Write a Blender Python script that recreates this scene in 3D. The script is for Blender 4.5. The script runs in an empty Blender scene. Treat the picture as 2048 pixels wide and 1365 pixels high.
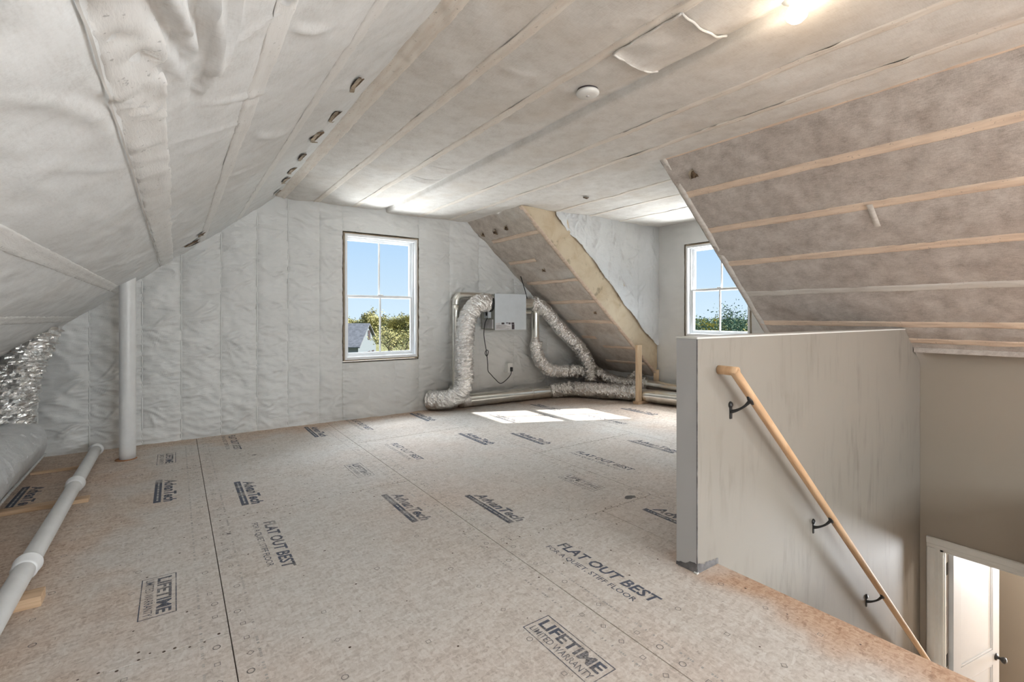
import bpy, bmesh, math, random
import numpy as np
from mathutils import Vector, Matrix

SC = bpy.context.scene
COL = SC.collection

# ------------------------------------------------------------------ camera
TH = math.atan2(674, 958)
cam_d = bpy.data.cameras.new('camera')
cam_d.sensor_width = 36.0
cam_d.lens = 958 / 2048 * 36.0
cam_d.shift_y = -50.5 / 2048
cam_d.clip_start = 0.05
cam_d.clip_end = 2000
cam = bpy.data.objects.new('camera', cam_d)
COL.objects.link(cam)
cam.location = (0, 0, 1.2)
cam.rotation_euler = (math.pi / 2, 0, -TH)
SC.camera = cam

# ------------------------------------------------------------------ world / sun / exposure
SC.view_settings.view_transform = 'Standard'
SC.view_settings.look = 'None'
SC.view_settings.gamma = 1.0
SC.view_settings.use_curve_mapping = False
SC.view_settings.exposure = 0.80
SC.cycles.diffuse_bounces = 4
SC.cycles.glossy_bounces = 3
SC.cycles.max_bounces = 8
SC.cycles.transparent_max_bounces = 12
SC.cycles.caustics_reflective = False
SC.cycles.caustics_refractive = False
SC.cycles.sample_clamp_indirect = 4.0
SC.cycles.adaptive_threshold = 0.03

W = bpy.data.worlds.new('sky')
SC.world = W
W.use_nodes = True
nt = W.node_tree
nt.nodes.clear()
_o = nt.nodes.new('ShaderNodeOutputWorld')
_b = nt.nodes.new('ShaderNodeBackground')
_tc = nt.nodes.new('ShaderNodeTexCoord')
_sp = nt.nodes.new('ShaderNodeSeparateXYZ')
_r = nt.nodes.new('ShaderNodeValToRGB')
nt.links.new(_tc.outputs['Generated'], _sp.inputs[0])
nt.links.new(_sp.outputs['Z'], _r.inputs[0])
nt.links.new(_r.outputs[0], _b.inputs[0])
nt.links.new(_b.outputs[0], _o.inputs[0])
_r.color_ramp.elements[0].position = 0.0
_r.color_ramp.elements[0].color = (.68, .84, .97, 1)
_r.color_ramp.elements[1].position = 1.0
_r.color_ramp.elements[1].color = (.16, .38, .80, 1)
_e = _r.color_ramp.elements.new(.14)
_e.color = (.50, .71, .96, 1)
_b.inputs[1].default_value = 0.62

sun_d = bpy.data.lights.new('sun', 'SUN')
sun_d.energy = 7.8
sun_d.angle = math.radians(0.6)
sun_d.color = (1, .95, .88)
sun = bpy.data.objects.new('sun', sun_d)
COL.objects.link(sun)
_sd = Vector((-1.69, .78, -1.86 * math.tan(math.radians(34))))
sun.rotation_euler = _sd.to_track_quat('-Z', 'Y').to_euler()

def area(name, loc, direction, sx, sy, energy, color=(1, 1, 1)):
    d = bpy.data.lights.new(name, 'AREA')
    d.shape = 'RECTANGLE'; d.size = sx; d.size_y = sy
    d.energy = energy; d.color = color
    o = bpy.data.objects.new(name, d); COL.objects.link(o)
    o.location = loc
    o.rotation_euler = Vector(direction).to_track_quat('-Z', 'Z').to_euler()
    return o
# fill lamps added outside the attic windows; the last one is hall window daylight
area('fill_near_gable', (1.35, -3.98, 1.45), (0, 1, .12), 1.05, 1.5, 66, (.90, .955, 1))
area('fill_near_gable', (2.75, -3.98, 1.45), (0, 1, .12), 1.05, 1.5, 66, (.90, .955, 1))
area('fill_near_dormer', (5.92, -2.2, 1.55), (-1, .12, .05), 1.55, 1.2, 260, (.90, .955, 1))  # added cross light for the left slope, behind the camera
area('fill_far_dormer_above', (6.55, 3.5, 3.25), (-.75, 0, -.66), 1.6, 1.2, 380, (.90, .955, 1))  # far-window panels sit out of the sightline, added to brighten the far end
area('fill_far_dormer_below', (7.3, 3.5, -.55), (-.72, 0, .69), 2.2, 1.6, 330, (.93, .965, 1))
area('fill_far_gable_above', (2.05, 6.55, 3.25), (0, -.75, -.66), 1.6, 1.2, 210, (.90, .955, 1))
area('fill_far_gable_below', (2.05, 7.25, -.75), (0, -.72, .69), 2.2, 1.6, 260, (.93, .965, 1))
area('daylight_hall', (9.48, .12, -2.02), (-1, .1, .08), 1.1, 1.25, 330, (.93, .965, 1))

# ------------------------------------------------------------------ helpers
rnd = random.Random(7)

def tag(o, label=None, cat=None, group=None, kind=None):
    if label: o['label'] = label
    if cat: o['category'] = cat
    if group: o['group'] = group
    if kind: o['kind'] = kind
    return o

def empty(name, loc=(0, 0, 0), parent=None):
    o = bpy.data.objects.new(name, None)
    o.empty_display_size = .1
    COL.objects.link(o)
    o.location = loc
    if parent: o.parent = parent
    return o

def link(name, me, mat=None, parent=None, smooth=False):
    if mat is not None and len(me.materials) == 0:
        me.materials.append(mat)
    if smooth:
        me.polygons.foreach_set('use_smooth', [True] * len(me.polygons))
    o = bpy.data.objects.new(name, me)
    COL.objects.link(o)
    if parent:
        o.parent = parent
        o.matrix_parent_inverse = Matrix.Translation(-Vector(parent_origin(parent)))
    return o

def parent_origin(p):
    return p.location if p.type == 'EMPTY' else (0, 0, 0)      # meshes are built in world space

def from_pd(name, v, f, mat, parent=None, smooth=False):
    me = bpy.data.meshes.new(name)
    me.from_pydata([tuple(map(float, q)) for q in v], [], f)
    me.update()
    return link(name, me, mat, parent, smooth)

def bm_obj(name, bm, mat, parent=None, smooth=False):
    bmesh.ops.recalc_face_normals(bm, faces=bm.faces)
    me = bpy.data.meshes.new(name)
    bm.to_mesh(me); bm.free()
    return link(name, me, mat, parent, smooth)

def bm_box(bm, lo, hi, bevel=0, M=None):
    r = bmesh.ops.create_cube(bm, size=1)
    vs = r['verts']
    c = [(a + b) / 2 for a, b in zip(lo, hi)]
    s = [abs(b - a) for a, b in zip(lo, hi)]
    for q in vs:
        q.co = Vector((q.co.x * s[0] + c[0], q.co.y * s[1] + c[1], q.co.z * s[2] + c[2]))
        if M is not None: q.co = M @ q.co
    if bevel:
        es = list({e for q in vs for e in q.link_edges})
        bmesh.ops.bevel(bm, geom=es, offset=bevel, segments=2, affect='EDGES', profile=.6)

def box(name, lo, hi, mat, parent=None, bevel=.002, M=None):
    bm = bmesh.new(); bm_box(bm, lo, hi, bevel, M)
    return bm_obj(name, bm, mat, parent)

def boxes(name, lst, mat, parent=None, bevel=0):
    bm = bmesh.new()
    for lo, hi in lst: bm_box(bm, lo, hi, bevel)
    return bm_obj(name, bm, mat, parent)

def prism(name, pts, axis, a, b, mat, parent=None, bevel=0):
    """polygon (2D pts in the two other axes) extruded along axis from a to b"""
    bm = bmesh.new()
    def P(p, t):
        l = list(p); l.insert('xyz'.index(axis), t); return l
    v0 = [bm.verts.new(P(p, a)) for p in pts]
    v1 = [bm.verts.new(P(p, b)) for p in pts]
    bm.faces.new(v0); bm.faces.new(v1[::-1])
    n = len(pts)
    for i in range(n):
        bm.faces.new([v0[i], v1[i], v1[(i + 1) % n], v0[(i + 1) % n]])
    if bevel:
        bmesh.ops.recalc_face_normals(bm, faces=bm.faces)
        bmesh.ops.bevel(bm, geom=bm.edges[:], offset=bevel, segments=2, affect='EDGES')
    return bm_obj(name, bm, mat, parent)

def catmull(pts, per=10):
    P = [np.array(p, float) for p in pts]
    P = [2 * P[0] - P[1]] + P + [2 * P[-1] - P[-2]]
    out = []
    for i in range(1, len(P) - 2):
        for k in range(per):
            t = k / per
            a, b, c, d = P[i - 1], P[i], P[i + 1], P[i + 2]
            out.append(.5 * ((2 * b) + (-a + c) * t + (2 * a - 5 * b + 4 * c - d) * t * t + (-a + 3 * b - 3 * c + d) * t ** 3))
    out.append(P[-2])
    return np.array(out)

def resample(path, step):
    seg = np.linalg.norm(np.diff(path, axis=0), axis=1)
    s = np.concatenate([[0], np.cumsum(seg)])
    n = max(2, int(s[-1] / step) + 1)
    t = np.linspace(0, s[-1], n)
    return np.stack([np.interp(t, s, path[:, k]) for k in range(3)], 1), t

# ---- gradient noise (vectorised)
def _hash(ix, iy, seed):
    h = (ix.astype(np.int64) * 374761393 + iy.astype(np.int64) * 668265263 + seed * 1442695041) & 0x7fffffff
    h = ((h ^ (h >> 13)) * 1274126177) & 0x7fffffff
    return ((h ^ (h >> 16)) & 0xffff) / 65535.0

def pn(x, y, seed=0):
    x = np.asarray(x, float); y = np.asarray(y, float)
    ix = np.floor(x); iy = np.floor(y)
    fx = x - ix; fy = y - iy
    u = fx * fx * fx * (fx * (fx * 6 - 15) + 10); v = fy * fy * fy * (fy * (fy * 6 - 15) + 10)
    def g(dx, dy):
        a = _hash(ix + dx, iy + dy, seed) * 2 * math.pi
        return np.cos(a) * (fx - dx) + np.sin(a) * (fy - dy)
    n0 = g(0, 0) * (1 - u) + g(1, 0) * u
    n1 = g(0, 1) * (1 - u) + g(1, 1) * u
    return (n0 * (1 - v) + n1 * v) * 1.5

def fbm(x, y, seed=0, oct=4):
    r = 0; a = 1
    for k in range(oct):
        r = r + a * pn(x * 2 ** k, y * 2 ** k, seed + k * 17); a *= .5
    return r

def ridge(x, y, seed=0, oct=3):
    r = 0; a = 1
    for k in range(oct):
        r = r + a * (1 - np.abs(pn(x * 2 ** k, y * 2 ** k, seed + 31 * k)) * 2); a *= .5
    return r

def tube(name, pts, r, mat, parent=None, n=24, step=.02, rough=0, smooth_path=True, caps=True, fn=None, seed=1, flat=1.0):
    path = catmull(pts, 12) if smooth_path and len(pts) > 2 else np.array(pts, float)
    P, s = resample(path, step)
    T = np.gradient(P, axis=0)
    T /= np.linalg.norm(T, axis=1)[:, None]
    up = np.array([0, 0, 1.]) if abs(T[0][2]) < .9 else np.array([0, 1., 0])
    A = np.cross(T[0], up); A /= np.linalg.norm(A)
    ang = np.linspace(0, 2 * math.pi, n, endpoint=False)
    V = []
    m = len(P)
    for i in range(m):
        A = A - T[i] * (A @ T[i]); A /= np.linalg.norm(A)
        B = np.cross(T[i], A)
        rr = r(s[i] / s[-1]) if callable(r) else r
        rad = np.full(n, rr)
        if rough:
            # crinkled foil sleeve over a wire helix
            tw = s[i] * 55 + ang * 1.0
            ca, sa = np.cos(ang) * 2.2, np.sin(ang) * 2.2
            rg = np.random.default_rng(seed * 1000 + i)
            j = rg.normal(0, 1, n); j = (j + .95 * np.roll(j, 1) + .8 * np.roll(j, 2) + .5 * np.roll(j, 3)) / 1.7
            rad = rad + 1.15 * rough * (.45 * np.sin(tw) + .75 * j + .8 * fbm(ca * 1.6 + s[i] * 21, sa * 1.6 + s[i] * 27, seed, 3)
                                 + .7 * (ridge(ca * .9 + s[i] * 16, sa * .9 - s[i] * 19, seed + 5, 2) - .9))
        if fn is not None: rad = rad * fn(s[i], ang)
        pt = P[i] + (np.cos(ang) * rad)[:, None] * A + (np.sin(ang) * rad)[:, None] * B
        V.append(pt)
    V = np.concatenate(V)
    if flat != 1.0: V[:, 2] = V[:, 2] * 1.0
    F = []
    for i in range(m - 1):
        for j in range(n):
            k = (j + 1) % n
            F.append((i * n + j, i * n + k, (i + 1) * n + k, (i + 1) * n + j))
    if caps:
        F.append(tuple(range(n))[::-1]); F.append(tuple((m - 1) * n + j for j in range(n)))
    return from_pd(name, V, F, mat, parent, not rough)

def lathe(name, prof, origin, axis, mat, parent=None, n=32):
    """prof: list of (radius, height) along axis from origin"""
    q = Vector((0, 0, 1)).rotation_difference(Vector(axis))
    V = []; F = []
    for (r, h) in prof:
        for j in range(n):
            a = 2 * math.pi * j / n
            V.append(Vector(origin) + q @ Vector((r * math.cos(a), r * math.sin(a), h)))
    m = len(prof)
    for i in range(m - 1):
        for j in range(n):
            k = (j + 1) % n
            F.append((i * n + j, i * n + k, (i + 1) * n + k, (i + 1) * n + j))
    F.append(tuple(range(n))[::-1]); F.append(tuple((m - 1) * n + j for j in range(n)))
    return from_pd(name, V, F, mat, parent, True)

def sheet(name, O, U, Vv, N, us, vs, disp, mat, parent=None, mapv=None, keep=None):
    """displaced sheet: point = O + U*u + V*v' + N*disp(u,v')"""
    O, U, Vv, N = (np.array(q, float) for q in (O, U, Vv, N))
    uu, vv = np.meshgrid(np.asarray(us, float), np.asarray(vs, float), indexing='ij')
    if mapv is not None: vv = mapv(uu, vv)
    d = disp(uu, vv)
    P = O + uu[..., None] * U + vv[..., None] * Vv + d[..., None] * N
    nu, nv = uu.shape
    idx = np.arange(nu * nv).reshape(nu, nv)
    q = np.stack([idx[:-1, :-1], idx[1:, :-1], idx[1:, 1:], idx[:-1, 1:]], -1).reshape(-1, 4)
    if keep is not None:
        cu = (uu[:-1, :-1] + uu[1:, 1:]) / 2; cv = (vv[:-1, :-1] + vv[1:, 1:]) / 2
        q = q[keep(cu, cv).reshape(-1)]
    if np.dot(np.cross(U, Vv), N) < 0: q = q[:, ::-1]
    me = bpy.data.meshes.new(name)
    me.from_pydata(P.reshape(-1, 3).tolist(), [], q.tolist())
    me.update()
    return link(name, me, mat, parent, True)

def creases(rects, seed):
    """returns disp(u,v) summing tapered fold lines: rects = list of (u, v, angle, length, width, amp)"""
    def f(uu, vv):
        d = np.zeros_like(uu)
        for (cu, cv, a, L, w, amp) in rects:
            du = uu - cu; dv = vv - cv
            t = du * math.cos(a) + dv * math.sin(a)
            s = -du * math.sin(a) + dv * math.cos(a)
            s = s + .12 * L * np.sin(t / L * 3 + cu * 9)
            m = (t > 0) & (t < L) & (np.abs(s) < 4 * w)
            if not m.any(): continue
            k = np.clip(t / L, 0, 1)
            ww = w * (.35 + 1.0 * k)
            d = d + np.where(m, amp * (4 * k * (1 - k)) * np.exp(-(s / ww) ** 2), 0)
        return d
    return f

# ------------------------------------------------------------------ materials
class NT:
    def __init__(s, name):
        s.m = bpy.data.materials.new(name); s.m.use_nodes = True
        s.t = s.m.node_tree; s.t.nodes.clear()
        s.out = s.n('ShaderNodeOutputMaterial')
    def n(s, ty, **kw):
        q = s.t.nodes.new(ty)
        for k, v in kw.items(): setattr(q, k, v)
        return q
    def l(s, a, b): s.t.links.new(a, b)
    def coord(s, scale=(1, 1, 1), rot=(0, 0, 0), kind='Object'):
        tc = s.n('ShaderNodeTexCoord'); mp = s.n('ShaderNodeMapping')
        mp.inputs['Scale'].default_value = scale; mp.inputs['Rotation'].default_value = rot
        s.l(tc.outputs[kind], mp.inputs[0]); return mp.outputs[0]
    def noise(s, co, scale, detail=4, rough=.55, dist=0):
        q = s.n('ShaderNodeTexNoise')
        q.inputs['Scale'].default_value = scale; q.inputs['Detail'].default_value = detail
        q.inputs['Roughness'].default_value = rough; q.inputs['Distortion'].default_value = dist
        s.l(co, q.inputs['Vector']); return q.outputs['Fac']
    def ramp(s, fac, stops):
        q = s.n('ShaderNodeValToRGB'); e = q.color_ramp.elements
        while len(e) > 1: e.remove(e[-1])
        for i, (p, c) in enumerate(stops):
            if isinstance(c, (int, float)): c = (c, c, c)
            el = e[0] if i == 0 else e.new(p)
            el.position = p; el.color = (c[0], c[1], c[2], 1)
        s.l(fac, q.inputs[0]); return q.outputs[0]
    def mix(s, fac, a, b, mode='MIX'):
        q = s.n('ShaderNodeMix', data_type='RGBA', blend_type=mode)
        for sock, v in ((q.inputs[0], fac), (q.inputs[6], a), (q.inputs[7], b)):
            if hasattr(v, 'links') or hasattr(v, 'is_linked'): s.l(v, sock)
            elif isinstance(v, (int, float)): sock.default_value = v
            else: sock.default_value = (v[0], v[1], v[2], 1)
        return q.outputs[2]
    def math(s, op, a, b=None, c=None):
        q = s.n('ShaderNodeMath', operation=op)
        for i, v in enumerate((a, b, c)):
            if v is None: continue
            if isinstance(v, (int, float)): q.inputs[i].default_value = v
            else: s.l(v, q.inputs[i])
        return q.outputs[0]
    def bump(s, h, strength=.3, dist=.01, prev=None):
        q = s.n('ShaderNodeBump'); q.inputs['Strength'].default_value = strength; q.inputs['Distance'].default_value = dist
        s.l(h, q.inputs['Height'])
        if prev is not None: s.l(prev, q.inputs['Normal'])
        return q.outputs[0]
    def bsdf(s, col, rough=.6, metal=0, normal=None, spec=.5, **kw):
        q = s.n('ShaderNodeBsdfPrincipled')
        for sock, v in (('Base Color', col), ('Roughness', rough), ('Metallic', metal), ('Specular IOR Level', spec)):
            if isinstance(v, (int, float)): q.inputs[sock].default_value = v
            elif isinstance(v, tuple): q.inputs[sock].default_value = (v[0], v[1], v[2], 1)
            else: s.l(v, q.inputs[sock])
        if normal is not None: s.l(normal, q.inputs['Normal'])
        for k, v in kw.items(): q.inputs[k].default_value = v
        s.l(q.outputs[0], s.out.inputs[0]); return q

def simple(name, col, rough=.5, metal=0, spec=.5, bump=0, bscale=40, var=.06):
    t = NT(name); co = t.coord()
    nz = t.noise(co, bscale * .2, 3)
    c2 = tuple(max(0, q * (1 - 2 * var)) for q in col); c1 = tuple(min(1, q * (1 + var)) for q in col)
    c = t.ramp(nz, [(.3, c2), (.7, c1)])
    nm = t.bump(t.noise(co, bscale, 3), bump, .004) if bump else None
    t.bsdf(c, rough, metal, nm, spec)
    return t.m

def netting(name, light, mid, dark, dark_amt, warm=(.55, .42, .30), fibre=(1, 1, 1)):
    """fabric netting stretched over blown fibre insulation, which tints it from behind"""
    t = NT(name); co = t.coord()
    big = t.noise(co, 1.6, 2, .6, .4)
    medn = t.noise(co, 9, 3, .65)
    fine = t.noise(t.coord((14, 90, 90), (0, .2, .5)), 2.2, 2, .7)
    fine2 = t.noise(t.coord((90, 16, 40), (.3, 0, -.4)), 2.0, 2, .7)
    f = t.math('ADD', t.math('MULTIPLY', medn, .46), t.math('MULTIPLY', t.math('ADD', fine, fine2), .27))
    c = t.ramp(f, [(.34, dark), (.47, mid), (.60, light)])
    blot = t.ramp(big, [(.50, 0), (.74, dark_amt)])
    c = t.mix(blot, c, warm)
    nm = t.bump(fine, .16, .0015)
    t.bsdf(c, .85, 0, nm, .2)
    return t.m

M = {}
M['net_left'] = netting('netting_left', (.80, .81, .81), (.75, .755, .75), (.655, .655, .645), .22, (.60, .55, .49))
M['net_ceil'] = netting('netting_ceiling', (.80, .775, .74), (.73, .70, .66), (.63, .59, .545), .34, (.55, .455, .35))
M['net_right'] = netting('netting_right', (.62, .565, .52), (.485, .43, .39), (.345, .295, .26), .22, (.30, .24, .20))
M['net_far'] = netting('netting_far_right', (.62, .56, .50), (.50, .44, .385), (.36, .30, .26), .75, (.68, .67, .64))

def strap_mat(name, c1, c2):
    t = NT(name); co = t.coord((18, 2.2, 18))
    g = t.noise(co, 2.0, 4, .6)
    c = t.ramp(g, [(.32, c2), (.62, c1)])
    sp = t.noise(t.coord(), 70, 2)
    c = t.mix(t.ramp(sp, [(.66, 0), (.72, .55)]), c, tuple(q * .45 for q in c2))
    t.bsdf(c, .8, 0, t.bump(t.noise(t.coord((60, 12, 60)), 3, 3), .25, .004), .2)
    return t.m
M['strap_left'] = strap_mat('netted_strapping_left', (.82, .815, .80), (.78, .77, .75))
M['strap_ceil'] = strap_mat('netted_strapping_ceiling', (.84, .79, .72), (.76, .68, .60))
M['strap_right'] = strap_mat('netted_strapping_right', (.82, .66, .52), (.66, .51, .40))
M['strap_pale'] = strap_mat('netted_strapping_pale', (.72, .68, .63), (.62, .57, .52))
M['strap_far'] = strap_mat('netted_strapping_far', (.76, .62, .50), (.62, .48, .37))

def poly_wrap(name, col, rough, bs=.35):
    t = NT(name); co = t.coord()
    n1 = t.noise(co, 2.2, 2, .6)
    n2 = t.noise(t.coord((3, 3, 9)), 4, 3, .6, .8)
    c = t.ramp(n1, [(.3, tuple(q * .93 for q in col)), (.7, tuple(min(1, q * 1.05) for q in col))])
    nm = t.bump(n2, bs, .012)
    t.bsdf(c, rough, 0, nm, .5)
    return t.m
M['wrap'] = poly_wrap('poly_faced_insulation', (.72, .715, .695), .42)
M['wrap_white'] = poly_wrap('white_poly_wrap', (.80, .81, .82), .22, .5)
M['wrap_front'] = poly_wrap('dormer_poly_wrap', (.74, .735, .72), .42, .25)
M['drywall'] = None
def drywall(name, col, dirt=0.0):
    t = NT(name); co = t.coord()
    c = t.ramp(t.noise(co, 1.4, 4), [(.3, tuple(q * .95 for q in col)), (.7, col)])
    if dirt:
        st = t.noise(t.coord((9, 9, 1.3)), 1.6, 5, .62, .3)
        sm = t.noise(t.coord((1, 1, 1.2)), 1.7, 3)
        k = t.math('MULTIPLY', t.ramp(st, [(.50, 0), (.72, 1)]), t.ramp(sm, [(.44, 0), (.62, dirt)]))
        c = t.mix(k, c, tuple(q * .52 for q in col))
    t.bsdf(c, .62, 0, t.bump(t.noise(co, 160, 3), .12, .002), .3)
    return t.m
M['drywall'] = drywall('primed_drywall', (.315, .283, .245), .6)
M['drywall_plain'] = drywall('primed_drywall_clean', (.39, .338, .278))
M['drywall_end_lit'] = drywall('lit_drywall_end', (.52, .51, .505))  # end colour raised and long face lowered to stand in for light and shade
M['ragged'] = simple('torn_drywall_paper', (.20, .19, .19), .9, 0, .2, .4, 80, .3)

# --- OSB subfloor
def osb():
    t = NT('osb_subfloor'); co = t.coord()
    def flakes(rot, sc, sx, sy):
        v = t.n('ShaderNodeTexVoronoi', feature='F1')
        d = t.noise(co, 14, 2)
        m = t.coord((sx, sy, 1), (0, 0, rot))
        mm = t.mix(.10, m, d, 'ADD')
        t.l(mm, v.inputs['Vector']); v.inputs['Scale'].default_value = sc
        r = t.n('ShaderNodeRGBToBW'); t.l(v.outputs['Color'], r.inputs[0]); return r.outputs[0]
    f1 = flakes(.3, 34, 1.0, 2.1)
    f2 = flakes(-.7, 52, 2.0, 1.0)
    f3 = t.noise(co, 85, 2, .7)
    f = t.math('ADD', t.math('ADD', t.math('MULTIPLY', f1, .30), t.math('MULTIPLY', f2, .26)), t.math('MULTIPLY', f3, .5))
    tan = t.ramp(f, [(.28, (.40, .285, .21)), (.46, (.56, .425, .33)), (.58, (.64, .515, .415)), (.74, (.71, .60, .50))])
    grey = t.ramp(f, [(.28, (.49, .45, .415)), (.44, (.605, .57, .53)), (.58, (.665, .635, .60)), (.74, (.73, .71, .68))])
    # pale trampled dust over most of the deck, bare tan board along walls, duct side and stair edge
    tc = t.n('ShaderNodeTexCoord'); sp = t.n('ShaderNodeSeparateXYZ'); t.l(tc.outputs['Object'], sp.inputs[0])
    X, Y = sp.outputs[0], sp.outputs[1]
    def smooth(v, a, b):
        q = t.n('ShaderNodeMapRange', interpolation_type='SMOOTHSTEP'); t.l(v, q.inputs[0])
        q.inputs[1].default_value = a; q.inputs[2].default_value = b; return q.outputs[0]
    wig = t.math('MULTIPLY', t.math('SUBTRACT', t.noise(co, 2.2, 2, .6), .5), 1.1)
    Xw, Yw = t.math('ADD', X, wig), t.math('ADD', Y, wig)
    e1 = smooth(Xw, .1, -.7)
    e2 = smooth(Yw, 5.05, 5.6)
    e3 = t.math('MULTIPLY', smooth(t.math('ADD', X, t.math('MULTIPLY', wig, .35)), 1.86, 2.08), smooth(Yw, 1.7, 1.2))
    e4 = t.math('MULTIPLY', smooth(Yw, 2.5, 1.2), .28)
    e5 = t.math('MULTIPLY', smooth(Xw, 3.7, 4.8), .75)
    e = t.math('MAXIMUM', t.math('MAXIMUM', e1, e2), t.math('MAXIMUM', t.math('MAXIMUM', e3, e4), e5))
    patch = t.ramp(t.noise(co, 1.1, 2, .6), [(.42, 0), (.68, .5)])
    e = t.math('MAXIMUM', e, t.math('MULTIPLY', patch, .6))
    c = t.mix(e, grey, tan)
    c = t.mix(t.math('MULTIPLY', e3, .75), c, t.mix(1.0, tan, (.84, .66, .54), 'MULTIPLY'))
    # pinkish tint in the near field boards
    pk = t.ramp(t.noise(co, .8, 3), [(.45, 0), (.62, .45)])
    c = t.mix(pk, c, t.mix(1.0, c, (1.0, .90, .85), 'MULTIPLY'))
    # white smear
    # dark strand specks
    sk = t.noise(t.coord((9, 26, 1), (0, 0, .35)), 3.2, 3, .65)
    sk2 = t.noise(t.coord((26, 8, 1), (0, 0, .2)), 3.4, 3, .65)
    k = t.math('MAXIMUM', t.ramp(sk, [(.665, 0), (.72, .7)]), t.ramp(sk2, [(.68, 0), (.73, .6)]))
    c = t.mix(k, c, (.22, .165, .13))
    t.bsdf(c, .72, 0, t.bump(f3, .25, .003), .3)
    return t.m
M['osb'] = osb()

def ink():
    t = NT('faded_blue_black_ink'); co = t.coord(kind='Generated')
    g = t.n('ShaderNodeNewGeometry')
    n1 = t.noise(g.outputs['Position'], 5.5, 3, .6)
    n2 = t.noise(g.outputs['Position'], 130, 3, .7)
    oi = t.n('ShaderNodeObjectInfo')
    a = t.math('ADD', t.math('MULTIPLY', n1, .9), t.math('MULTIPLY', n2, .55))
    a = t.math('SUBTRACT', a, t.math('MULTIPLY', oi.outputs['Random'], .16))
    al = t.ramp(a, [(.42, .22), (.72, .84)])
    p = t.n('ShaderNodeBsdfPrincipled'); p.inputs['Base Color'].default_value = (.085, .10, .145, 1); p.inputs['Roughness'].default_value = .7
    tr = t.n('ShaderNodeBsdfTransparent'); mx = t.n('ShaderNodeMixShader')
    t.l(al, mx.inputs[0]); t.l(tr.outputs[0], mx.inputs[1]); t.l(p.outputs[0], mx.inputs[2]); t.l(mx.outputs[0], t.out.inputs[0])
    return t.m
M['ink'] = ink()
M['ink_pale'] = simple('pale_reversed_print', (.50, .48, .46), .7)
M['mark'] = simple('nailing_guide_ink', (.20, .185, .175), .8, var=.2)
M['fine_print'] = simple('fine_print_ink', (.46, .43, .40), .8, var=.2)
M['dark_gap'] = simple('dark_gap', (.10, .07, .05), .9)

def wood(name, c1, c2, scale=(2, 30, 30), knots=True):
    t = NT(name)
    g = t.noise(t.coord(scale), 1.6, 5, .6, .6)
    c = t.ramp(g, [(.28, c2), (.55, c1), (.75, tuple(min(1, q * 1.06) for q in c1))])
    if knots:
        k = t.noise(t.coord((1, 1, 1)), 5.0, 3, .65)
        c = t.mix(t.ramp(k, [(.60, 0), (.70, .6)]), c, tuple(q * .42 for q in c2))
    t.bsdf(c, .65, 0, t.bump(g, .15, .003), .3)
    return t.m
M['lvl'] = wood('header_lumber', (.66, .55, .40), (.56, .43, .28), (3, 30, 3))
M['pine'] = wood('pine_stud', (.78, .60, .40), (.66, .46, .28), (30, 30, 2.0), False)
M['pine_y'] = wood('pine_block', (.66, .47, .31), (.50, .33, .20), (2.0, 30, 30), False)
M['rail'] = wood('handrail_wood', (.72, .48, .29), (.60, .36, .20), (3, 30, 3), False)
M['rough_wood'] = wood('window_rough_framing', (.42, .34, .25), (.26, .20, .14), (10, 10, 10), False)
M['white'] = simple('white_vinyl', (.86, .87, .88), .35, var=.01)
M['white_trim'] = simple('white_trim_paint', (.80, .79, .755), .4, var=.02)
M['door_white'] = simple('white_door_paint', (.60, .62, .65), .4, var=.01)
M['pvc'] = simple('white_pvc', (.80, .795, .785), .35, var=.03)
M['black'] = simple('black_iron', (.018, .017, .017), .45, 0, .5)
M['cord'] = simple('black_rubber', (.03, .03, .032), .6)
M['plastic'] = simple('white_plastic', (.84, .83, .80), .4, var=.01)
M['hrv'] = simple('pale_blue_grey_enamel', (.60, .635, .67), .33, 0, .6, var=.03)
M['hrv_side'] = simple('galvanised_case', (.46, .455, .41), .45, .35, var=.08)
M['sticker'] = simple('paper_sticker', (.66, .64, .65), .6, var=.15)
M['sticker_dark'] = simple('sticker_black_print', (.05, .035, .04), .6)
M['brown_insul'] = simple('brown_fibre_insulation', (.22, .15, .10), 1, 0, .1, .8, 120, .5)
M['lap'] = simple('netting_lap_shadowed_edge', (.55, .53, .50), .9)
M['flap'] = simple('torn_netting_flap', (.50, .42, .33), .9, 0, .2, .4, 60, .3)
M['hinge'] = simple('dark_bronze', (.10, .095, .09), .45, .6)

def foil(name, rough=.24, bs=.55, scale=26, col=(.80, .79, .775), metal=.96):
    t = NT(name); co = t.coord()
    v = t.n('ShaderNodeTexVoronoi', feature='DISTANCE_TO_EDGE'); t.l(t.mix(.25, co, t.n('ShaderNodeTexNoise').outputs['Color'], 'ADD'), v.inputs['Vector'])
    v.inputs['Scale'].default_value = scale
    n1 = t.noise(co, scale * 1.3, 4, .6, 1.2)
    nm = t.bump(n1, bs, .014)
    nm = t.bump(v.outputs['Distance'], bs * .5, .010, nm)
    c = t.ramp(t.noise(co, 7, 3), [(.3, tuple(q * .86 for q in col)), (.7, col)])
    t.bsdf(c, rough, metal, nm)
    return t.m
M['foil'] = foil('crinkled_foil', .13, .6, 34, (.93, .92, .905))
M['foil_big'] = foil('loose_foil_jacket', .2, .8, 14, (.90, .90, .89))
M['foil_flat'] = foil('foil_scrim_jacket', .33, .45, 20, (.82, .83, .84), .45)
M['galv'] = simple('galvanised_sheet', (.80, .79, .74), .24, .95, var=.06)
M['glass'] = None
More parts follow.
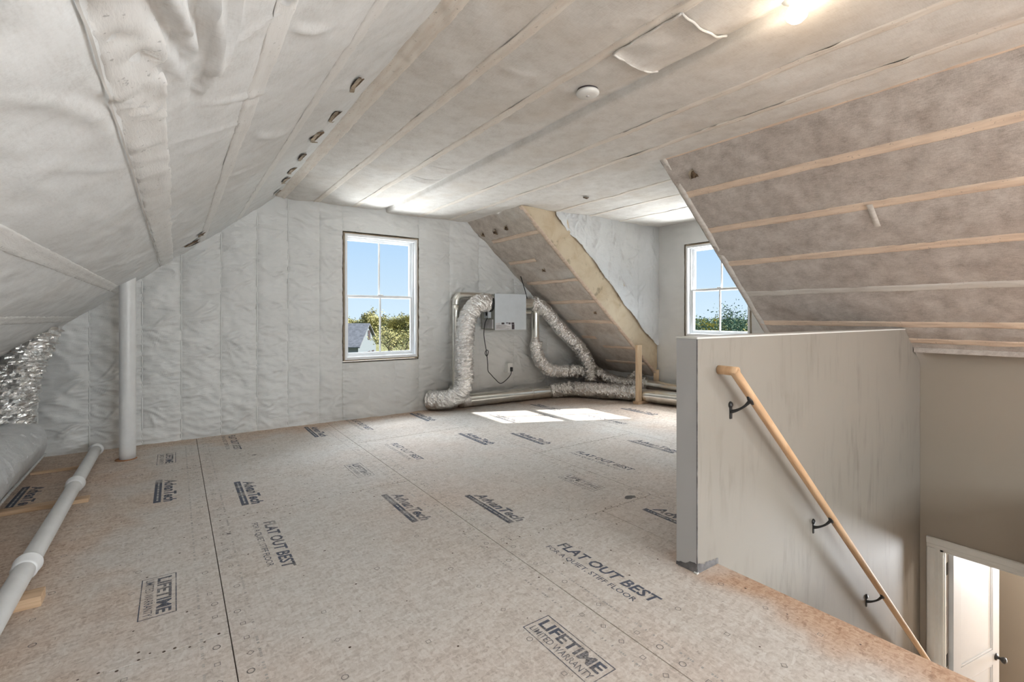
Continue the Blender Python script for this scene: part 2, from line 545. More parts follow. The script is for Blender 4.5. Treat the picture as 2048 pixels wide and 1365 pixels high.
def glass():
    t = NT('window_glass')
    tr = t.n('ShaderNodeBsdfTransparent'); tr.inputs[0].default_value = (.97, .98, .98, 1)
    g = t.n('ShaderNodeBsdfGlossy'); g.inputs['Roughness'].default_value = .02
    lw = t.n('ShaderNodeLayerWeight'); lw.inputs[0].default_value = .12
    mx = t.n('ShaderNodeMixShader')
    t.l(t.math('MULTIPLY', lw.outputs['Fresnel'], .6), mx.inputs[0]); t.l(tr.outputs[0], mx.inputs[1]); t.l(g.outputs[0], mx.inputs[2])
    t.l(mx.outputs[0], t.out.inputs[0]); return t.m
M['glass'] = glass()
def emis(name, col, st):
    t = NT(name); e = t.n('ShaderNodeEmission'); e.inputs[0].default_value = (*col, 1); e.inputs[1].default_value = st
    t.l(e.outputs[0], t.out.inputs[0]); return t.m
M['bulb'] = emis('lit_bulb', (1, .92, .78), 6)
M['hall_floor'] = wood('hall_floor_boards', (.45, .32, .21), (.36, .24, .15), (20, 2, 2), False)
M['tread'] = wood('stair_tread_wood', (.55, .40, .26), (.45, .31, .19), (20, 2, 2), False)
M['siding'] = simple('grey_siding', (.155, .18, .20), .7, var=.02)
M['shingle'] = simple('grey_shingles', (.17, .175, .19), .9, 0, .2, .3, 12, .15)
M['grass'] = simple('meadow_grass', (.27, .26, .12), 1, 0, .1, 0, 2, .3)
M['bark'] = simple('bark', (.16, .125, .10), .9)
M['leaf_spring'] = simple('spring_leaves', (.40, .37, .16), .8, 0, .2, 0, 4, .35)
M['leaf_green'] = simple('green_leaves', (.15, .20, .09), .8, 0, .2, 0, 4, .3)
M['leaf_pine'] = simple('pine_needles', (.10, .16, .085), .8, 0, .2, 0, 4, .3)
M['leaf_yellow'] = simple('yellow_brush_leaves', (.47, .42, .12), .8, 0, .2, 0, 4, .3)
M['hull'] = simple('unpainted_sheathing', (.45, .38, .30), .9)

# ------------------------------------------------------------------ room data (metres; X across the room, Y along the ridge)
YF = 5.62                 # far gable
YN = -3.8                 # near gable
XL, XR = .88, 3.21        # ceiling edges
ZC = 2.47
SL, SR = .81, .87         # slopes left / right
def zl(x): return ZC - SL * (XL - x)
def zr(x): return ZC - SR * (x - XR)
def ztop(x): return np.minimum(np.minimum(zl(x), ZC), zr(x))
XD = 5.67                 # dormer front wall
YD0, YD1 = 2.48, 4.44     # dormer opening
XW = 5.146                # wall with the door at the foot of the stair
YH = 1.326                # stair face of the half wall
XE = 2.15                 # stair edge of the floor

# ------------------------------------------------------------------ floor
floor = empty('floor')
tag(floor, 'tan oriented strand board subfloor with faded blue lettering and fine seams', 'floor', kind='structure')
PANELS = []
def panel(x0, x1, y0, y1):
    g = .0018
    o = box('panel', (x0 + g, y0 + g, -.018), (x1 - g, y1 - g, 0), M['osb'], floor, .0015)
    PANELS.append((x0, x1, y0, y1, o))
cols = [(-2.27, -1.05, 3.32), (-1.05, .17, 2.10), (.17, 1.39, 3.287), (1.39, 2.61, 2.09), (2.61, 3.83, 3.30), (3.83, 5.05, 2.09), (5.05, 5.70, 3.3)]
for (x0, x1, ys) in cols:
    y = ys - 2.44 * 3
    while y < YF:
        a, b = max(y, YN - .05), min(y + 2.44, YF + .03)
        y += 2.44
        if b - a < .05: continue
        # stair opening  X>XE, .30<Y<YH
        if x1 <= XE or b <= .30 or a >= YH:
            panel(x0, x1, a, b); continue
        if x0 < XE < x1:
            panel(x0, XE, a, b)
            if b > YH: panel(XE, x1, max(a, YH), b)
            if a < .30: panel(XE, x1, a, min(b, .30))
        else:
            if b > YH: panel(x0, x1, max(a, YH), b)
            if a < .30: panel(x0, x1, a, min(b, .30))
# joists / deck under the panels, seen as the dark line in the seams and below the stair edge
boxes('deck_underside', [((-2.3, YN - .1, -.26), (XE - .012, YF + .1, -.0185)),
                         ((XE - .012, YH + .005, -.26), (XD + .1, YF + .1, -.0185)),
                         ((XE - .012, YN - .1, -.26), (XW, .30, -.0185))], M['dark_gap'], floor)
box('stair_header', (XE - .012, .30, -.30), (XE - .002, YH, -.022), M['drywall_plain'], floor, 0)

def panel_at(x, y):
    for (x0, x1, y0, y1, o) in PANELS:
        if x0 <= x <= x1 and y0 <= y <= y1: return o
    return floor

# --- printed lettering
def text_mesh(body, size, shear=0, offset=0, sx=1.0):
    c = bpy.data.curves.new('lettering', 'FONT')
    c.body = body; c.size = size; c.shear = shear; c.offset = offset; c.resolution_u = 2
    o = bpy.data.objects.new('lettering', c); COL.objects.link(o)
    dg = bpy.context.evaluated_depsgraph_get(); dg.update()
    me = bpy.data.meshes.new_from_object(o.evaluated_get(dg))
    bpy.data.objects.remove(o); bpy.data.curves.remove(c)
    v = np.array([q.co[:] for q in me.vertices]); f = [tuple(p.vertices) for p in me.polygons]
    bpy.data.meshes.remove(me)
    v[:, 0] -= v[:, 0].min(); v[:, 1] -= v[:, 1].min()
    return v, f
def fit(vf, w, h, x, y):
    v, f = vf; v = v.copy()
    v[:, 0] = v[:, 0] / v[:, 0].max() * w + x; v[:, 1] = v[:, 1] / v[:, 1].max() * h + y
    return v, f
def rect(x0, y0, x1, y1):
    return np.array([(x0, y0, 0), (x1, y0, 0), (x1, y1, 0), (x0, y1, 0)], float), [(0, 1, 2, 3)]
def merge(parts):
    V = []; F = []; mi = []; n = 0
    for (v, f), m in parts:
        V.append(v); F += [tuple(i + n for i in q) for q in f]; mi += [m] * len(f); n += len(v)
    return np.concatenate(V), F, mi
def print_mesh(name, parts, mats):
    V, F, mi = merge(parts)
    # local x (reading direction) -> world -Y ; local y (letter height) -> world +X
    W_ = [(p[1], -p[0], p[2]) for p in V]
    me = bpy.data.meshes.new(name); me.from_pydata(W_, [], F); me.update()
    for m in mats: me.materials.append(m)
    me.polygons.foreach_set('material_index', mi)
    return me
dash = []
_r0 = random.Random(3)
xx = .03
while xx < .48:
    w = _r0.uniform(.006, .022); dash.append(((lambda v, f: (v + np.array([0, 0, .0002]), f))(*rect(xx, .016, xx + w, .026)), 1)); xx += w + _r0.choice([.003, .003, .012])
L_ADV = print_mesh('printed_logo', [(fit(text_mesh('AdvanTech', 1, .25, .032), .50, .072, .03, .052), 0), (rect(0, 0, .52, .040), 0)] + dash, [M['ink'], M['ink_pale']])
L_FOB = print_mesh('printed_slogan', [(fit(text_mesh('FLAT OUT BEST', 1, .12, .024), .62, .062, .02, .062), 0), (fit(text_mesh('FOR A QUIET, STIFF FLOOR', 1, 0, .004), .58, .036, .0, 0), 0)], [M['ink']])
def frame(w, h, t):
    return [(rect(0, 0, w, t), 0), (rect(0, h - t, w, h), 0), (rect(0, t, t, h - t), 0), (rect(w - t, t, w, h - t), 0)]
L_LIFE = print_mesh('printed_warranty', frame(.36, .128, .004) + [(fit(text_mesh('LIFETIME', 1, 0, .03), .32, .052, .02, .058), 0), (fit(text_mesh('LIMITED WARRANTY', 1, 0, .004), .32, .030, .02, .016), 0)], [M['ink']])
def put(me, name, x, y):
    o = bpy.data.objects.new(name, me); COL.objects.link(o)
    o.parent = panel_at(x + .03, y - .02)
    o.location = (x, y, .0009)
for x, y in [(-.115, 4.34), (.345, 3.97), (1.125, 3.12), (1.575, 2.79), (2.35, 4.30), (2.79, 4.0), (3.545, 3.13), (2.36, 1.96), (1.13, 5.50), (2.345, 5.53), (3.92, 5.16), (4.70, 4.26), (-.87, 4.7), (3.1, 4.9), (-.115, 1.9), (.36, 1.5)]:
    put(L_ADV, 'printed_logo', x, y)
for x, y in [(.355, 3.12), (1.565, 1.93), (2.815, 3.14), (1.59, 5.60), (.37, 5.56), (1.585, 4.34), (3.98, 4.23), (-.86, 3.4)]:
    put(L_FOB, 'printed_slogan', x, y)
for x, y in [(-.122, 2.735), (1.095, 1.485), (1.105, 3.91), (2.325, 2.715), (-.122, 5.14), (3.57, 4.62)]:
    put(L_LIFE, 'printed_warranty', x, y)
# --- nailing guides (rings, squares, diamonds), nail heads and rows of fine print
def ringmark(cx, cy, r, n, rot, w):
    V = []; F = []
    for j in range(n):
        a = rot + 2 * math.pi * j / n
        V += [(cx + r * math.cos(a), cy + r * math.sin(a), .0008), (cx + (r - w) * math.cos(a), cy + (r - w) * math.sin(a), .0008)]
    for j in range(n):
        k = (j + 1) % n; F.append((2 * j, 2 * k, 2 * k + 1, 2 * j + 1))
    return np.array(V), F
rr = random.Random(11)
marks = []; nails = []; fine = []
def disc(cx, cy, r, z=.0010, n=7):
    return np.array([(cx + r * math.cos(2 * math.pi * j / n), cy + r * math.sin(2 * math.pi * j / n), z) for j in range(n)]), [tuple(range(n))]
def clear(x, y): return not (x > XE - .03 and y < YH + .15)
for sx in (.17, 1.39, 2.61):
    for side in (-1, 1):
        y = .5
        while y < 5.5:
            x = sx + side * rr.uniform(.035, .055)
            sh = rr.choice([(12, 0), (4, math.pi / 4), (4, 0)])
            if clear(x, y): marks.append((ringmark(x, y, .013, sh[0], sh[1], .0028), 0))
            y += rr.choice([.10, .10, .21])
for (x0, x1, ys) in cols[1:6]:
    for f in (.25, .5, .75):
        y = .4
        while y < 5.5:
            x = x0 + 1.22 * f + rr.uniform(-.02, .02)
            sh = rr.choice([(12, 0), (4, math.pi / 4), (4, 0)])
            if clear(x, y) and rr.random() < .75: marks.append((ringmark(x, y, .0125, sh[0], sh[1], .0026), 0))
            y += .203
    yj = ys - 2.44
    for y in (yj, ys, ys + 2.44):
        if -.2 < y < 5.5:
            x = x0 + .05
            while x < x1:
                if clear(x, y): nails.append((disc(x + rr.uniform(-.02, .02), y + rr.choice([-.012, .012]), rr.uniform(.0035, .006)), 0))
                x += .05
    y = -.1
    while y < 5.5:
        for k in range(3):
            x = x0 + rr.uniform(.02, 1.2)
            if clear(x, y): nails.append((disc(x, y + rr.uniform(-.03, .03), rr.uniform(.003, .0055)), 0))
        y += .203
for sx in (.17, 1.39, 2.61):
    for off in (-.095, .075):
        y = 5.4
        while y > .6:
            L = rr.uniform(.003, .010)
            if clear(sx + off, y) and rr.random() < .85:
                v, f = rect(sx + off, y - L, sx + off + .009, y); v[:, 2] = .0007; fine.append(((v, f), 0))
            y -= L + rr.choice([.003, .004, .010, .03])
def stuffmesh(name, parts, mat):
    V, F, mi = merge(parts); o = from_pd(name, V, F, mat, floor); o['kind'] = 'stuff'; return o
stuffmesh('nailing_guide_marks', marks, M['mark'])
stuffmesh('nail_heads', nails, M['dark_gap'])
stuffmesh('fine_print', fine, M['fine_print'])
# dark ink smudges
def blob(name, cx, cy, r, mat, seed, z=.0011, asp=.7, parent=floor):
    q = random.Random(seed); n = 16
    v = [(cx, cy, z)] + [(cx + r * math.cos(2 * math.pi * j / n) * q.uniform(.6, 1.15), cy + r * asp * math.sin(2 * math.pi * j / n) * q.uniform(.6, 1.15), z) for j in range(n)]
    return from_pd(name, v, [(0, 1 + j, 1 + (j + 1) % n) for j in range(n)], mat, parent)
for k, (x, y, r) in enumerate([(2.46, 2.14, .045), (1.13, 5.2, .0), (.56, 4.65, .022), (.46, 4.75, .012), (.52, 4.72, .010), (.24, 3.05, .012)]):
    if r: blob('ink_smudge', x, y, r, M['mark'], k)

# ------------------------------------------------------------------ far gable wall with poly-faced batts
wall_far = empty('wall_far')
tag(wall_far, 'gable wall covered in wrinkled white poly faced insulation around a window', 'wall', kind='structure')
WX0, WX1, WZ0, WZ1 = 1.585, 2.505, .675, 2.165       # window rough opening
boxes('sheathing', [((-2.4, YF + .05, -.3), (WX0 - .02, YF + .20, 2.8)), ((WX1 + .02, YF + .05, -.3), (XD + .2, YF + .20, 2.8)),
                    ((WX0 - .02, YF + .05, -.3), (WX1 + .02, YF + .20, WZ0 - .02)), ((WX0 - .02, YF + .05, WZ1 + .02), (WX1 + .02, YF + .20, 2.8))], M['hull'], wall_far)
SEAMS = [-2.05, -1.30, -.95, -.62, -.25, .05, .38, .70, 1.0, 1.32, 1.575, 2.515, 2.95, 3.40, 3.99, 4.6, 5.2, 5.75]
cr = []
q = random.Random(21)
for sx_ in SEAMS[2:]:
    for k in range(13):
        z = q.uniform(.05, 2.3); side = q.choice([-1, 1])
        a = q.uniform(-.75, .55)
        if side < 0: a = math.pi - a
        cr.append((sx_ + side * .012, z, a, q.uniform(.10, .34), q.uniform(.007, .018), q.choice([1, 1, -1]) * q.uniform(.005, .012)))
    for k in range(2):      # stars of folds pinned by a staple
        z = q.uniform(.2, 2.0)
        for a in (-.9, -.5, -.15, .2, .6): cr.append((sx_ + .01, z, a + q.uniform(-.1, .1), q.uniform(.12, .3), .010, .008))
        for a in (-.6, -.2, .3): cr.append((sx_ - .01, z, math.pi - a, q.uniform(.1, .25), .010, .008))
CR = creases(cr, 1)
def gable_disp(uu, vv):
    s = np.array(SEAMS)
    i = np.clip(np.searchsorted(s, uu + 1e-6) - 1, 0, len(s) - 2)
    a = s[i]; b = s[i + 1]
    k = np.clip((uu - a) / (b - a), 0, 1)
    pil = (4 * k * (1 - k)) ** .55
    pil = pil * (.75 + .35 * pn(uu * 3, vv * 3.5, 5))
    near = np.exp(-np.minimum(uu - a, b - uu) / .07)
    wr = .55 * near * (ridge(uu * 3.0, vv * 15, 9, 2) - .8) * .012
    return .022 * pil + 1.8 * wr + .011 * fbm(uu * 3.5, vv * 5, 3, 4) + .007 * (ridge(uu * 4, vv * 8 + uu * 3, 8, 3) - .9) + 1.7 * CR(uu, vv)
def sub_quilt(uu, vv):      # extra vertical pillows below the window
    return gable_disp(uu, vv) + .018 * np.abs(np.sin((uu - WX0) / (WX1 - WX0) * 3 * math.pi)) ** .6
for a, b in zip(SEAMS[:-1], SEAMS[1:]):
    if a >= 5.7: continue
    us = np.linspace(a, b, max(6, int((b - a) / .013)))
    top = lambda x: np.maximum(ztop(x) + .03, .02)
    if abs(a - 1.575) < 1e-3:
        sheet('insulation_batt', (0, YF, 0), (1, 0, 0), (0, 0, 1), (0, -1, 0), us, np.linspace(0, WZ0 - .02, 60), sub_quilt, M['wrap'], wall_far)
        sheet('insulation_batt', (0, YF, 0), (1, 0, 0), (0, 0, 1), (0, -1, 0), us, np.linspace(0, 1, 28), gable_disp, M['wrap'], wall_far,
              mapv=lambda u, v: WZ1 + .012 + v * (top(u) - WZ1 - .012))
    else:
        sheet('insulation_batt', (0, YF, 0), (1, 0, 0), (0, 0, 1), (0, -1, 0), us, np.linspace(0, 1, 170), gable_disp, M['wrap'], wall_far,
              mapv=lambda u, v: v * top(u))
for sx_ in SEAMS[2:9]:      # raised taped seam between neighbouring batts
    h = float(ztop(sx_))
    vs = np.linspace(.02, h, 90)
    sheet('batt_seam', (sx_, YF - .004, 0), (1, 0, 0), (0, 0, 1), (0, -1, 0), np.linspace(-.006, .006, 4), vs,
          lambda u, v: .005 * (1 - (u / .006) ** 2) + .004 * pn(v * 14, u * 0 + sx_ * 7, 4), M['wrap'], wall_far)

# ------------------------------------------------------------------ windows
def window(name, O, U, N, w, h, mat, label, sill_gap=True):
    """double hung window; O = lower corner on the room face, U = along the wall, N = towards the room"""
    O, U, N = Vector(O), Vector(U), Vector(N)
    root = empty(name, O); tag(root, label, 'window', kind='structure')
    Z = Vector((0, 0, 1))
    MM = Matrix((( U.x, -N.x, 0, O.x), (U.y, -N.y, 0, O.y), (0, 0, 1, O.z), (0, 0, 0, 1)))   # local x along wall, y outwards, z up
    def fr(nm, x0, x1, z0, z1, y0, y1, t, m, par):
        bm = bmesh.new()
        tl, tr_, tb, tt = t
        bm_box(bm, (x0, y0, z0), (x0 + tl, y1, z1), .002, MM); bm_box(bm, (x1 - tr_, y0, z0), (x1, y1, z1), .002, MM)
        bm_box(bm, (x0 + tl, y0, z0), (x1 - tr_, y1, z0 + tb), .002, MM); bm_box(bm, (x0 + tl, y0, z1 - tt), (x1 - tr_, y1, z1), .002, MM)
        return bm_obj(nm, bm, m, par)
    g = .014
    fr('rough_opening', 0, w, 0, h, -.002, .17, (g, g, g, g), M['rough_wood'], root)
    fr('frame', g, w - g, g, h - g, -.012, .16, (.026, .026, .03, .028), mat, root)
    x0, x1 = g + .026, w - g - .026
    z0, z1 = g + .03, h - g - .028
    fr('jamb_stop', x0, x1, z0, z1, .05, .062, (.016, .016, .012, .014), mat, root)
    zm = z0 + (z1 - z0) * .505
    xm = (x0 + x1) / 2
    up = fr('upper_sash', x0, x1, zm - .014, z1, .105, .137, (.032, .032, .026, .034), mat, root)
    lo = fr('lower_sash', x0, x1, z0, zm + .018, .066, .098, (.032, .032, .046, .030), mat, root)
    for sash, za, zb, y in ((up, zm + .012, z1 - .034, .121), (lo, z0 + .046, zm - .012, .082)):
        for s in (0, 1):
            xa = x0 + .032 if s == 0 else xm; xb = xm if s == 0 else x1 - .032
            bm = bmesh.new(); bm_box(bm, (xa, y - .002, za), (xb, y + .002, zb), 0, MM)
            bm_obj('pane', bm, M['glass'], sash)
        bm = bmesh.new(); bm_box(bm, (xm - .009, y - .009, za), (xm + .009, y + .009, zb), .002, MM)
        bm_obj('muntin', bm, mat, sash)
    bm = bmesh.new(); bm_box(bm, (xm - .03, .055, zm + .018), (xm + .03, .085, zm + .03), .003, MM)
    bm_obj('sash_lock', bm, mat, lo)
    return root
window('window_1', (WX0, YF, WZ0), (1, 0, 0), (0, -1, 0), WX1 - WX0, WZ1 - WZ0, M['white'], 'white double hung window in the wrinkled gable wall')

# ------------------------------------------------------------------ dormer walls
wall_df = empty('wall_dormer_front')
tag(wall_df, 'pale wrapped front wall of the dormer around its window', 'wall', kind='structure')
DY0, DY1, DZ0, DZ1 = 3.055, 3.965, .915, 2.155
def dw_disp(uu, vv): return .012 + .006 * fbm(uu * 3, vv * 2, 41, 4) + .004 * (ridge(uu * 4, vv * 10, 12, 2) - .9)
boxes('sheathing', [((XD + .05, 1.35, -.3), (XD + .2, DY0 - .02, 2.8)), ((XD + .05, DY1 + .02, -.3), (XD + .2, YF + .2, 2.8)),
                    ((XD + .05, DY0 - .02, -.3), (XD + .2, DY1 + .02, DZ0 - .02)), ((XD + .05, DY0 - .02, DZ1 + .02), (XD + .2, DY1 + .02, 2.8))], M['hull'], wall_df)
for (a, b, z0, z1) in [(1.4, 2.45, 0, 2.5), (2.45, DY0 - .01, 0, 2.5), (DY0 - .01, DY1 + .01, 0, DZ0 - .012), (DY0 - .01, DY1 + .01, DZ1 + .012, 2.5), (DY1 + .01, 4.5, 0, 2.5), (4.5, 5.65, 0, 1.0)]:
    sheet('insulation_batt', (XD, 0, 0), (0, 1, 0), (0, 0, 1), (-1, 0, 0), np.linspace(a, b, max(4, int((b - a) / .02))), np.linspace(z0, z1, max(6, int((z1 - z0) / .02))), dw_disp, M['wrap_front'], wall_df)
window('window_2', (XD, DY1, DZ0), (0, -1, 0), (-1, 0, 0), DY1 - DY0, DZ1 - DZ0, M['white'], 'white double hung window in the dormer above the half wall')

# dormer cheek: shiny poly with a ragged lower edge lapped over the header beam
wall_dc = empty('wall_dormer_cheek')
tag(wall_dc, 'shiny white poly wrapped dormer cheek wall with a ragged edge over the beam', 'wall', kind='structure')
edge = [(3.35, 2.62), (3.72, 2.50), (3.74, 2.40), (3.82, 2.33), (3.90, 2.27), (4.0, 2.19), (4.12, 2.11), (4.25, 2.0), (4.38, 1.90), (4.46, 1.80), (4.56, 1.71), (4.70, 1.60), (4.88, 1.41), (5.02, 1.29), (5.2, 1.12), (5.38, .95), (5.5, .87), (5.61, .79), (5.75, .74)]
ex, ez = zip(*edge)
def cheek_low(x): return np.interp(x, ex, ez) + .012 * pn(x * 22, x * 0 + 3.3, 2) + .008 * pn(x * 60, x * 0, 7)
cc = []
q = random.Random(5)
for k in range(46):
    cx_ = q.uniform(3.7, 5.4)
    cc.append((cx_, q.uniform(float(np.interp(cx_, ex, ez)), 2.45), q.choice([1, -1]) * q.uniform(.3, 2.2), q.uniform(.12, .4), q.uniform(.008, .02), q.choice([1, -1]) * q.uniform(.004, .010)))
CC = creases(cc, 3)
def cheek_disp(uu, vv): return .042 + .016 * np.sin(uu * 9.5) ** 2 + .012 * fbm(uu * 3, vv * 2.4, 77, 4) + .008 * (ridge(uu * 5, vv * 4, 14, 3) - .9) + 1.9 * CC(uu, vv)
sheet('poly_sheet', (0, YD1, 0), (1, 0, 0), (0, 0, 1), (0, -1, 0), np.linspace(3.60, 5.67, 150), np.linspace(0, 1, 130), cheek_disp, M['wrap_white'], wall_dc,
      mapv=lambda u, v: cheek_low(u) + v * (2.52 - cheek_low(u)))
prism('cheek_framing', [(3.1, 2.62), (5.7, .40), (5.7, 2.62)], 'y', YD1 + .018, YD1 + .05, M['hull'], wall_dc)
wall_dn = box('wall_dormer_near', (3.0, YD0 - .05, .25), (XD + .05, YD0 - .012, 2.62), M['wrap_front'], None, 0)
bpy.data.objects.remove(wall_dn)
wall_dn = prism('wall_dormer_near', [(3.12, 2.56), (5.72, .30), (5.72, 2.60), (3.12, 2.60)], 'y', YD0 - .06, YD0 - .015, M['wrap_front'])
tag(wall_dn, 'near cheek wall of the dormer above the edge of the brown slope', 'wall', kind='structure')

# header beam along the dormer edge and its stud
beam = prism('header_beam', [(3.23, 2.465), (3.30, 2.40), (5.60, .405), (5.645, .46), (5.645, 1.06), (4.05, 2.465)], 'y', YD1 - .028, YD1 + .016, M['lvl'], bevel=.003)
tag(beam, 'knotty diagonal timber header beam along the dormer opening', 'beam')
post = empty('support_post', (5.14, 4.40, 0))
tag(post, 'short light pine stud standing under the header beam in front of the ducts', 'post')
Rz = Matrix.Translation((5.13, 4.36, 0)) @ Matrix.Rotation(math.radians(0), 4, 'Z')
box('stud', (-.019, -.0445, .038), (.070, -.0065, .80), M['pine'], post, .003, Rz)
box('sole_plate', (-.025, -.06, 0), (.25, .03, .038), M['pine_y'], post, .003, Rz)
crip = box('cripple_stud', (5.585, 4.375, 0), (5.640, 4.43, .43), M['pine'], None, .003)
tag(crip, 'stubby pine cripple stud below the foot of the header beam', 'post')

# ------------------------------------------------------------------ roof slopes and ceiling (netting over insulation, strapping showing through)
def frame_axes(sl, left):
    a = math.atan(sl)
    if left: return (math.cos(a), 0, math.sin(a)), (math.sin(a), 0, -math.cos(a))     # V up the slope, N into room
    return (math.cos(a), 0, -math.sin(a)), (-math.sin(a), 0, -math.cos(a))            # V down the slope
def strap(parent, O, V, N, y0, y1, v, w, mat, seed, lift=.006, bump=.0035, disp=None, step=.02):
    ys = np.linspace(y0, y1, max(6, int((y1 - y0) / step)))
    prof = np.array([-1, -.94, -.8, -.3, .3, .8, .94, 1]) * w / 2
    def d(uu, vv):
        t = (vv - v) / (w / 2)
        b = lift * np.clip((.99 - np.abs(t)) / .16, 0, 1) - .003 * (np.abs(t) > .97)
        b = b + (np.abs(t) < .95) * (bump * fbm(uu * 9, vv * 30 + seed * 3, seed, 3))
        if disp is not None: b = b + disp(uu, vv)
        return b
    def mv(uu, vv): return vv + .006 * pn(uu * 2.2, vv * 0 + seed * 1.7, seed) + .003 * pn(uu * 14, vv * 9 + seed, seed + 1)
    return sheet('strapping_board', O, (0, 1, 0), V, N, ys, v + prof, d, mat, parent, mapv=mv)
def pillow(vv, vs):
    s = np.array(sorted(vs)); i = np.clip(np.searchsorted(s, vv) - 1, 0, len(s) - 2)
    k = np.clip((vv - s[i]) / (s[i + 1] - s[i]), 0, 1)
    return (4 * k * (1 - k)) ** 1.4
def tear(parent, c, U, V, N, size, ang, seed, lift=.010, elong=2.0):
    """ragged hole: brown insulation showing between torn, curled netting flaps"""
    q = random.Random(seed); c, U, V, N = Vector(c), Vector(U), Vector(V), Vector(N)
    a = U * math.cos(ang) + V * math.sin(ang); b = -U * math.sin(ang) + V * math.cos(ang)
    n = 9
    lowr = []; upp = []
    for j in range(n + 1):
        t = j / n; x = (t - .5) * size * elong
        h = size * (1.15 * min(t / .62, (1 - t) / .38)) * q.uniform(.8, 1.1)
        lowr.append(c + a * x - b * (size * .30 * q.uniform(.6, 1.1) * math.sin(math.pi * t)) + N * lift)
        upp.append(c + a * (x + size * q.uniform(-.06, .06)) + b * h * .62 + N * (lift - .002))
    mid = [(l * .5 + u * .5) + N * .004 for l, u in zip(lowr, upp)]
    V_ = lowr + mid + upp; m = n + 1
    root = from_pd('torn_hole', V_, [(j, j + 1, m + j + 1, m + j) for j in range(n)] + [(m + j, m + j + 1, 2 * m + j + 1, 2 * m + j) for j in range(n)], M['brown_insul'], parent)
    V_ = []
    for j in range(n + 1):
        p = lowr[j] + N * .002 - b * size * .03
        V_ += [p, p + b * (size * q.uniform(.10, .30)) + N * (size * q.uniform(.04, .12))]
    from_pd('torn_flap', V_, [(2 * j, 2 * j + 1, 2 * j + 3, 2 * j + 2) for j in range(n)], M['flap'], root)

# --- left slope
ceil_l = empty('ceiling_left')
tag(ceil_l, 'long left roof slope of pale stapled netting bulging over insulation', 'ceiling', kind='structure')
VL, NL = frame_axes(SL, True)
OL = (XL, 0, ZC)                      # v measured up-slope, negative downwards
cl = math.cos(math.atan(SL))
LS = [(x - XL) / cl for x in (.52, .21, -.10, -.41, -.72, -1.03, -1.4, -1.8)]
LS_all = sorted(LS + [0, (-2.3 - XL) / cl])
q = random.Random(31)
lc = []
for k in range(70):      # tension folds running across the bays
    y = q.uniform(-.5, 5.5); v = q.choice(LS[:5])
    sgn = q.choice([1, -1])
    lc.append((y, v + sgn * .03, (.9 + q.uniform(-.5, .5)) * sgn + (math.pi if q.random() < .35 else 0), q.uniform(.12, .40), q.uniform(.008, .02), q.uniform(.003, .008)))
for k, (fan, L, w, am) in enumerate([(-.10, .5, .010, .014), (-.02, .75, .012, -.016), (.05, .85, .012, .022), (.12, .9, .014, -.022), (.20, .9, .013, .026), (.28, .85, .016, -.024), (.37, .8, .013, .020), (.47, .6, .014, -.014), (.58, .5, .012, .012)]):
    lc.append((1.62 - .05 * k % .12, (-.055 + .004 * k - XL) / cl, math.pi - fan, L, w, am))
for k, (fan, L, w, am) in enumerate([(.05, .35, .012, -.014), (.18, .35, .012, .014), (.3, .3, .012, -.012)]):      # a second, smaller fan further up
    lc.append((1.30, (.20 - XL) / cl, math.pi - fan, L, w, am))
for (y, x, a, L, w, am) in [(1.62, .09, .55, .30, .016, -.016), (1.58, .08, .62, .34, .018, .014), (2.2, .30, .35, .5, .03, .010), (1.1, -.28, .3, .7, .03, .012), (2.6, -.27, .25, .8, .04, .012), (3.6, -.25, .2, .6, .03, .010),
                            (3.3, -.09, .9, .16, .010, .016), (3.3, -.09, 2.1, .18, .010, .014), (3.3, -.09, -2.4, .16, .010, .014), (3.3, -.09, -.7, .16, .010, .012)]:
    lc.append((y, (x - XL) / cl, a, L, w, am))
LC = creases(lc, 2)
def left_disp(uu, vv):
    p = pillow(vv, LS_all)
    return p * (.010 + .012 * pn(uu * 1.1, vv * 1.5, 4) + .006 * fbm(uu * 3 + vv * 3, vv * 3 - uu * 1.2, 6, 3)) + .0035 * (ridge(uu * 1.6 + vv * 3.0, vv * 7 - uu * 2.2, 19, 3) - .9) * p + .004 * fbm(uu * 2, vv * 3, 2, 3) + LC(uu, vv)
sheet('netting_sheet', OL, (0, 1, 0), VL, NL, np.concatenate([np.linspace(YN - .1, 0, 60)[:-1], np.linspace(0, YF + .06, 330)]), np.linspace((-2.35 - XL) / cl, .01, 230), left_disp, M['net_left'], ceil_l)
for i, v in enumerate(LS[:6]):
    if i == 2:   # the seam where two widths of netting overlap
        strap(ceil_l, OL, VL, NL, YN, YF - .01, v + .045, .12, M['strap_left'], 50 + i, .005, .0075, left_disp)
        ys = np.linspace(0, YF, 200)
        sheet('netting_lap', OL, (0, 1, 0), VL, NL, ys, v - .022 + np.array([-.003, 0, .003]), lambda u, w_: left_disp(u, w_) + .006 + .002 * pn(u * 8, w_ * 0, 3), M['lap'], ceil_l, mapv=lambda u, w_: w_ + .010 * pn(u * 1.3, u * 0, 8))
    else:
        strap(ceil_l, OL, VL, NL, YN, YF - .01, v, .075, M['strap_left'], 50 + i, .004, .0035, left_disp)
def on_left(x, y): return (x, y, zl(x))
for k, (x, y, s, a) in enumerate([(.69, 2.30, .085, .15), (.72, 2.80, .095, .2), (.705, 3.16, .115, .2), (.73, 3.68, .09, .15), (.735, 4.10, .095, .2), (.755, 4.48, .10, .15), (.80, 5.1, .08, 0), (.105, 5.05, .11, .5), (.165, 4.80, .07, .3)]):
    tear(ceil_l, on_left(x, y), (0, 1, 0), VL, NL, s * 1.1, a, 100 + k, .018, 2.3)

